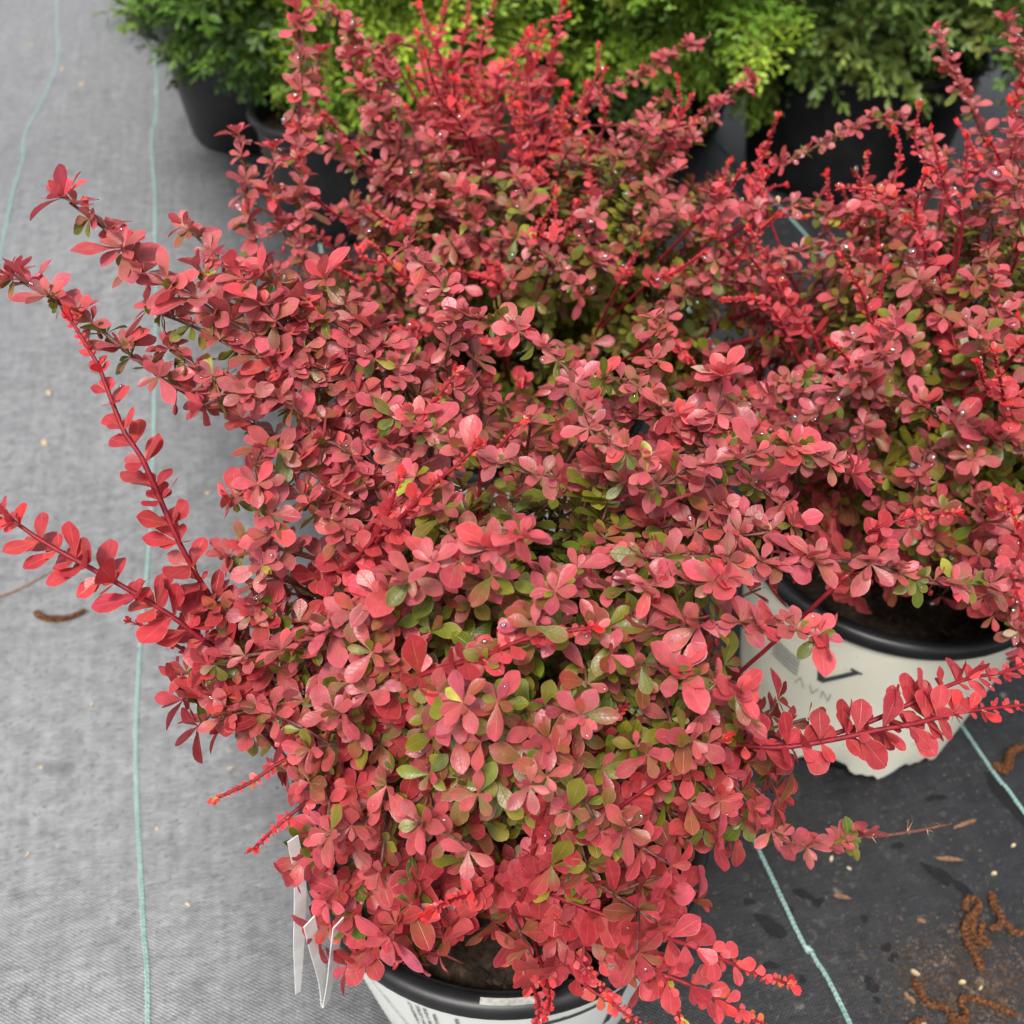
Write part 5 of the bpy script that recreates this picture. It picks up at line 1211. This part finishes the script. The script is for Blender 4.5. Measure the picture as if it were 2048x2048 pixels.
def evergreen(loc, pot_h, c, r, kind, palette, label, n=300, inner=170, scale=1.0, skirt=0.0):
    base = np.array([loc[0], loc[1], pot_h - .042])
    root = empty('evergreen_shrub', tuple(base), label, 'shrub')
    c = np.array(c); r = np.array(r)
    mb = MB()
    for k in range(14):
        v = unit(rng.normal(0, 1, 3)); v[2] = abs(v[2]) * .8 + .1
        e = c + unit(v) * r * .75
        Q_ = spline([base + rng.normal(0, .01, 3) * [1, 1, 0], base + (e - base) * .5 + rng.normal(0, .02, 3), e], .03) - base
        tube(mb, Q_, np.linspace(.006, .002, len(Q_)), 5)
    mb.build('stems', M['stem_old'], root)
    def place(depth):
        while True:
            v = unit(rng.normal(0, 1, 3))
            if v[2] > -.75: break
        lump = 1 + .15 * math.sin(v[0] * 8 + loc[0] * 9) * math.sin(v[2] * 7 + 1) + .08 * math.sin(v[1] * 11)
        p = c + v * r * depth * lump
        y = unit(v + UP * rng.uniform(-.25, .45) + rng.normal(0, .35, 3))
        z = unit(UP + v * .8 + rng.normal(0, .3, 3)); z = unit(z - y * z.dot(y)); x = cross(y, z)
        s = scale * rng.uniform(.75, 1.25)
        return p - base, np.stack([x, y, z], 1) * s, v
    for k in range(n):
        p, A, v = place(rng.uniform(.80, .98))
        o = bpy.data.objects.new('sprig', SPR[kind][k % 4])
        o.parent = root
        o.matrix_local = Matrix(((*A[0], p[0]), (*A[1], p[1]), (*A[2], p[2]), (0, 0, 0, 1)))
        t = np.clip(rng.normal(.5, .3), 0, 1)
        o.color = (*jit(mixv(palette[0], palette[1], t), .12, 0.0), .35)
        col.objects.link(o)
    # shaded inner growth as one mass
    VV, UU, FF, off = [], [], [], 0
    bm = [(np.array([v.co[:] for v in me.vertices]), np.array([d.uv[:] for d in me.uv_layers[0].data]), np.array([pl.vertices[:] for pl in me.polygons])) for me in SPR[kind]]
    for k in range(inner):
        p, A, v = place(rng.uniform(.35, .80))
        a, b_, f_ = bm[k % 4]
        VV.append(a @ A.T + p); UU.append(b_); FF.append(f_ + off); off += len(a)
    VV = np.concatenate(VV); FF = np.concatenate(FF); UU = np.concatenate(UU)
    me = bpy.data.meshes.new('foliage')
    me.from_pydata(VV.tolist(), [], FF.tolist())
    uvl = me.uv_layers.new(name='UVMap'); uvl.data.foreach_set('uv', UU.reshape(-1).astype(np.float32))
    me.materials.append(M['sprig']); me.update()
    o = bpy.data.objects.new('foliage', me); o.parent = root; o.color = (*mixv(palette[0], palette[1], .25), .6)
    col.objects.link(o); tag(o, kind='stuff')
    return root

DK = ((0.022, 0.065, 0.010), (0.15, 0.27, 0.030))
BR = ((0.13, 0.24, 0.016), (0.50, 0.64, 0.06))
LI = ((0.09, 0.19, 0.016), (0.44, 0.60, 0.055))
MD = ((0.06, 0.12, 0.022), (0.26, 0.35, 0.07))
black_pot((-.575, 2.32), .190, .150, .30, 'large black pot on the walkway edge under dark green leaves')
evergreen((-.575, 2.32), .30, (-.43, 2.16, .415), (.265, .24, .215), 'box', DK, 'dark green boxwood spilling over the large black pot by the walkway', scale=1.35)
black_pot((-.335, 1.88), .140, .118, .22, 'smaller black pot beside the large walkway pot')
evergreen((-.335, 1.88), .22, (-.215, 1.98, .41), (.15, .16, .22), 'spray', BR, 'golden green bushy shrub behind the barberry with upright shoots', scale=1.3)
black_pot((.29, 2.36), .225, .190, .29, 'black pot under the lime green shrub')
evergreen((.27, 2.36), .29, (.28, 2.14, .42), (.22, .20, .19), 'spray', LI, 'lime green feathery shrub in a black pot', scale=1.35)
black_pot((.70, 2.12), .230, .200, .25, 'wide black pot whose bare rim shows below mottled leaves')
evergreen((.70, 2.12), .25, (.70, 2.12, .41), (.31, .24, .19), 'box', MD, 'mottled mid green shrub above the bare black pot rim', scale=1.35)
black_pot((-.90, 3.02), .170, .140, .28, 'far black pot at the end of the walkway')
evergreen((-.90, 3.02), .28, (-.86, 2.98, .40), (.27, .25, .20), 'box', DK, 'small dark green shrub at the far end of the walkway', 200, 150)
black_pot((-.24, 2.95), .170, .140, .28, 'far black pot between the golden and lime shrubs')
evergreen((-.24, 2.95), .28, (-.24, 2.95, .42), (.21, .2, .2), 'box', DK, 'dark green shrub far back between the golden and lime shrubs', 200, 150)
black_pot((1.12, 1.75), .170, .140, .28, 'black pot behind the cream potted barberry at the row end')
evergreen((1.12, 1.75), .28, (1.12, 1.72, .42), (.27, .25, .2), 'box', DK, 'dark green shrub behind the cream potted barberry at the row end', 200, 150)

# ------------------------------------------------------------------ litter on the cloth
def catkin(pts, r, label, group=None, mat='catkin'):
    P = spline([(x, y, 0) for x, y in pts], .0013)
    P[:, 2] = cloth_z(P[:, 0], P[:, 1]) + r * .9 + .0012
    mb = MB()
    n = len(P)
    rad = r * (1 - .45 * np.linspace(0, 1, n) ** 3) * (1 + .16 * np.sin(np.arange(n) * 1.9)) * np.minimum(1, (np.arange(n) + 1.5) / 4)
    tube(mb, P, rad, 9, 0, .34)
    T_, N_, B_ = frames(P)
    for k in range(n * 5):
        i = int(rng.integers(1, n - 1)); a = rng.uniform(0, 6.28)
        o_ = N_[i] * math.cos(a) + B_[i] * math.sin(a)
        c_ = P[i] + o_ * rad[i] * .9; h_ = r * rng.uniform(.3, .6); t_ = T_[i] * h_ * .6; s_ = cross(o_, T_[i]) * h_ * .5
        mb.add([c_ - t_ - s_, c_ - t_ + s_, c_ + t_ * 1.2, c_ + o_ * h_ + t_ * .8], [(0, 1, 3), (1, 2, 3), (2, 0, 3)])
    o = mb.build('catkin', M[mat], smooth=False)
    tag(o, label, 'catkin', group)
catkin([(.424, .403), (.425, .416), (.421, .428), (.422, .442), (.429, .453), (.441, .462), (.443, .470), (.436, .473), (.430, .466), (.431, .460)], .0032, 'ochre brown catkin curled into a hook at one end')
catkin([(.443, .431), (.433, .429), (.428, .438), (.433, .450), (.435, .456)], .0030, 'dark brown catkin lying inside the hooked one')
catkin([(.460, .480), (.457, .466), (.460, .454), (.454, .445), (.444, .443)], .0030, 'dark brown catkin bent like a question mark')
catkin([(.442, .450), (.436, .438), (.440, .429)], .0026, 'short dark catkin between the bent catkins')
catkin([(.362, .398), (.363, .387), (.370, .375), (.380, .373), (.386, .366), (.382, .350)], .0030, 'rust brown catkin with one gentle bend by the thread line')
catkin([(.386, .360), (.397, .363), (.399, .370), (.397, .377), (.403, .381), (.412, .379), (.423, .375), (.433, .370), (.443, .366)], .0028, 'long rust brown catkin kinked in the middle')
catkin([(.343, .354), (.361, .364)], .0028, 'short straight rust brown catkin')
catkin([(.462, .450), (.468, .440), (.480, .440)], .0028, 'short brown catkin curved beside the question mark one')
catkin([(-.579, .835), (-.561, .825), (-.537, .825), (-.517, .838)], .0034, 'brown catkin lying alone on the grey walkway')
catkin([(.510, .623), (.524, .618), (.537, .640), (.556, .645)], .0042, 'thick brown catkin beside the foot of the cream pot')

def wet_spot(x, y, L, W, rot):
    mb = MB(); n = 22
    ring = []
    for k in range(n):
        a = 2 * math.pi * k / n
        q = 1 + .22 * math.sin(a * 2 + x * 90) + .14 * math.sin(a * 3 + y * 70) + rng.normal(0, .05)
        px, py = L / 2 * math.cos(a) * q, W / 2 * math.sin(a) * q
        X, Y = x + px * math.cos(rot) - py * math.sin(rot), y + px * math.sin(rot) + py * math.cos(rot)
        ring.append((X, Y, float(cloth_z(np.array(X), np.array(Y))) + .0006))
    mb.add([(x, y, float(cloth_z(np.array(x), np.array(y))) + .0007)] + ring, [(0, 1 + k, 1 + (k + 1) % n) for k in range(n)])
    mb.build('wet_patch', M['wet'], cloth)
for a_ in ((.243, .446, .030, .016, -.5), (.262, .462, .012, .009, 0), (.280, .478, .022, .009, -.6), (.292, .470, .012, .009, .4), (.226, .470, .010, .008, 0), (.332, .454, .008, .006, 0), (.346, .427, .010, .008, 0), (.350, .418, .011, .008, .3),
           (.323, .393, .013, .012, 0), (.325, .380, .007, .006, 0), (.416, .499, .030, .014, -.9), (.436, .482, .026, .012, -1.0), (.52, .57, .10, .020, -1.15), (.545, .50, .05, .022, -1.2), (.235, .41, .014, .008, .2), (.262, .398, .008, .006, 0), (.385, .53, .014, .007, .5), (.44, .585, .02, .008, .2)):
    wet_spot(*a_)

def flake(x, y, L, W, rot, mat, name, label, group, cat):
    mb = MB()
    n = 7
    top, bot = [], []
    for k in range(n):
        a = 2 * math.pi * k / n
        q = rng.uniform(.75, 1.1)
        px, py = L / 2 * math.cos(a) * q, W / 2 * math.sin(a) * q
        X, Y = px * math.cos(rot) - py * math.sin(rot), px * math.sin(rot) + py * math.cos(rot)
        top.append((X * .85, Y * .85, W * .32 + rng.uniform(0, W * .2))); bot.append((X, Y, 0))
    mb.add(top + bot, [tuple(range(n))] + [(k, k + n, (k + 1) % n + n, (k + 1) % n) for k in range(n)])
    o = mb.build(name, M[mat], loc=(x, y, float(cloth_z(np.array(x), np.array(y))) + .0005), smooth=False)
    tag(o, label, cat, group)
for x, y, L, rot in ((.4615, .555, .030, .35), (.4315, .515, .026, -.08), (.316, .4755, .017, -.2), (.385, .452, .010, -.3), (.352, .383, .008, 1.9), (.356, .380, .009, 2.0)):
    flake(x, y, L, .0045, rot, 'bark_bit', 'bark_sliver', 'thin reddish bark sliver lying on the dark cloth', 'bark slivers on the dark cloth', 'bark sliver')
for x, y, L in ((.365, .404, .010), (.405, .395, .008), (.33, .505, .006), (.47, .50, .007), (.50, .53, .007), (.52, .52, .008), (.49, .47, .007), (.53, .55, .006), (.545, .545, .008), (.40, .545, .006), (.315, .515, .008), (.42, .39, .006), (.36, .36, .006)):
    flake(x, y, L, L * .5, rng.uniform(0, 3), 'pale_bit', 'chaff_flake', 'pale tan chaff flake on the dark cloth', 'chaff flakes on the dark cloth', 'chaff')
for x, y, L in ((-.686, 1.178, .018), (-1.16, 2.72, .020), (-1.08, 2.62, .022), (-.62, 2.33, .018), (-.585, .985, .008), (-.60, .72, .008), (-.72, 1.30, .016), (-.50, .62, .007), (-.48, .52, .008), (-.47, .70, .007), (-.30, .62, .007), (-.31, .47, .007), (-.36, .55, .006), (-1.0, 1.75, .016), (-.95, 2.1, .018), (-1.3, 2.9, .02), (-.55, 1.2, .01), (-.42, 1.06, .009)):
    flake(x, y, L, L * .42, rng.uniform(0, 3), 'pale_bit', 'chaff_flake', 'pale chaff flake scattered on the grey walkway', 'chaff flakes on the grey walkway', 'chaff')
mb = MB()
P_ = spline([(-.64, .86, 0), (-.615, .875, 0), (-.59, .90, 0), (-.565, .925, 0)], .004)
P_[:, 2] = cloth_z(P_[:, 0], P_[:, 1]) + .0016
tube(mb, P_, np.linspace(.0016, .0009, len(P_)), 6, 0, .15)
tag(mb.build('fallen_twig', M['bark_bit']), 'thin dry twig on the grey walkway near the lone catkin', 'twig')
mb = MB()
flk = MB()
for _ in range(5200):      # crumbs of bark and grit, thickest by the catkins
    if rng.random() < .62: x, y = rng.normal(.415, .045), rng.normal(.392, .030)
    elif rng.random() < .6: x, y = rng.uniform(.22, .75), rng.uniform(.2, .68)
    else: x, y = rng.uniform(-1.5, .0), rng.uniform(.25, 3.2)
    r_ = rng.uniform(.0004, .0019) * (1.5 if x < 0 and y > 1 else 1)
    z = float(cloth_z(np.array(x), np.array(y)))
    a = rng.uniform(0, 6.28); u_ = np.array([math.cos(a), math.sin(a), 0]); w_ = np.array([-math.sin(a), math.cos(a), 0]) * rng.uniform(.3, .8)
    c_ = np.array([x, y, z])
    flk.add([c_ + u_ * r_, c_ + w_ * r_, c_ - u_ * r_, c_ - w_ * r_, c_ + UP * r_ * rng.uniform(.4, .9)], [(0, 1, 4), (1, 2, 4), (2, 3, 4), (3, 0, 4)])
o = flk.build('bark_crumbs', M['crumb'], smooth=False)
tag(o, 'fine bark crumbs and grit strewn over the ground cloth', 'debris', None, 'stuff')
print('objects', len(bpy.data.objects), 'tris', sum(len(o.data.loop_triangles) if o.data.loop_triangles else len(o.data.polygons) * 2 for o in bpy.data.objects if o.type == 'MESH'))
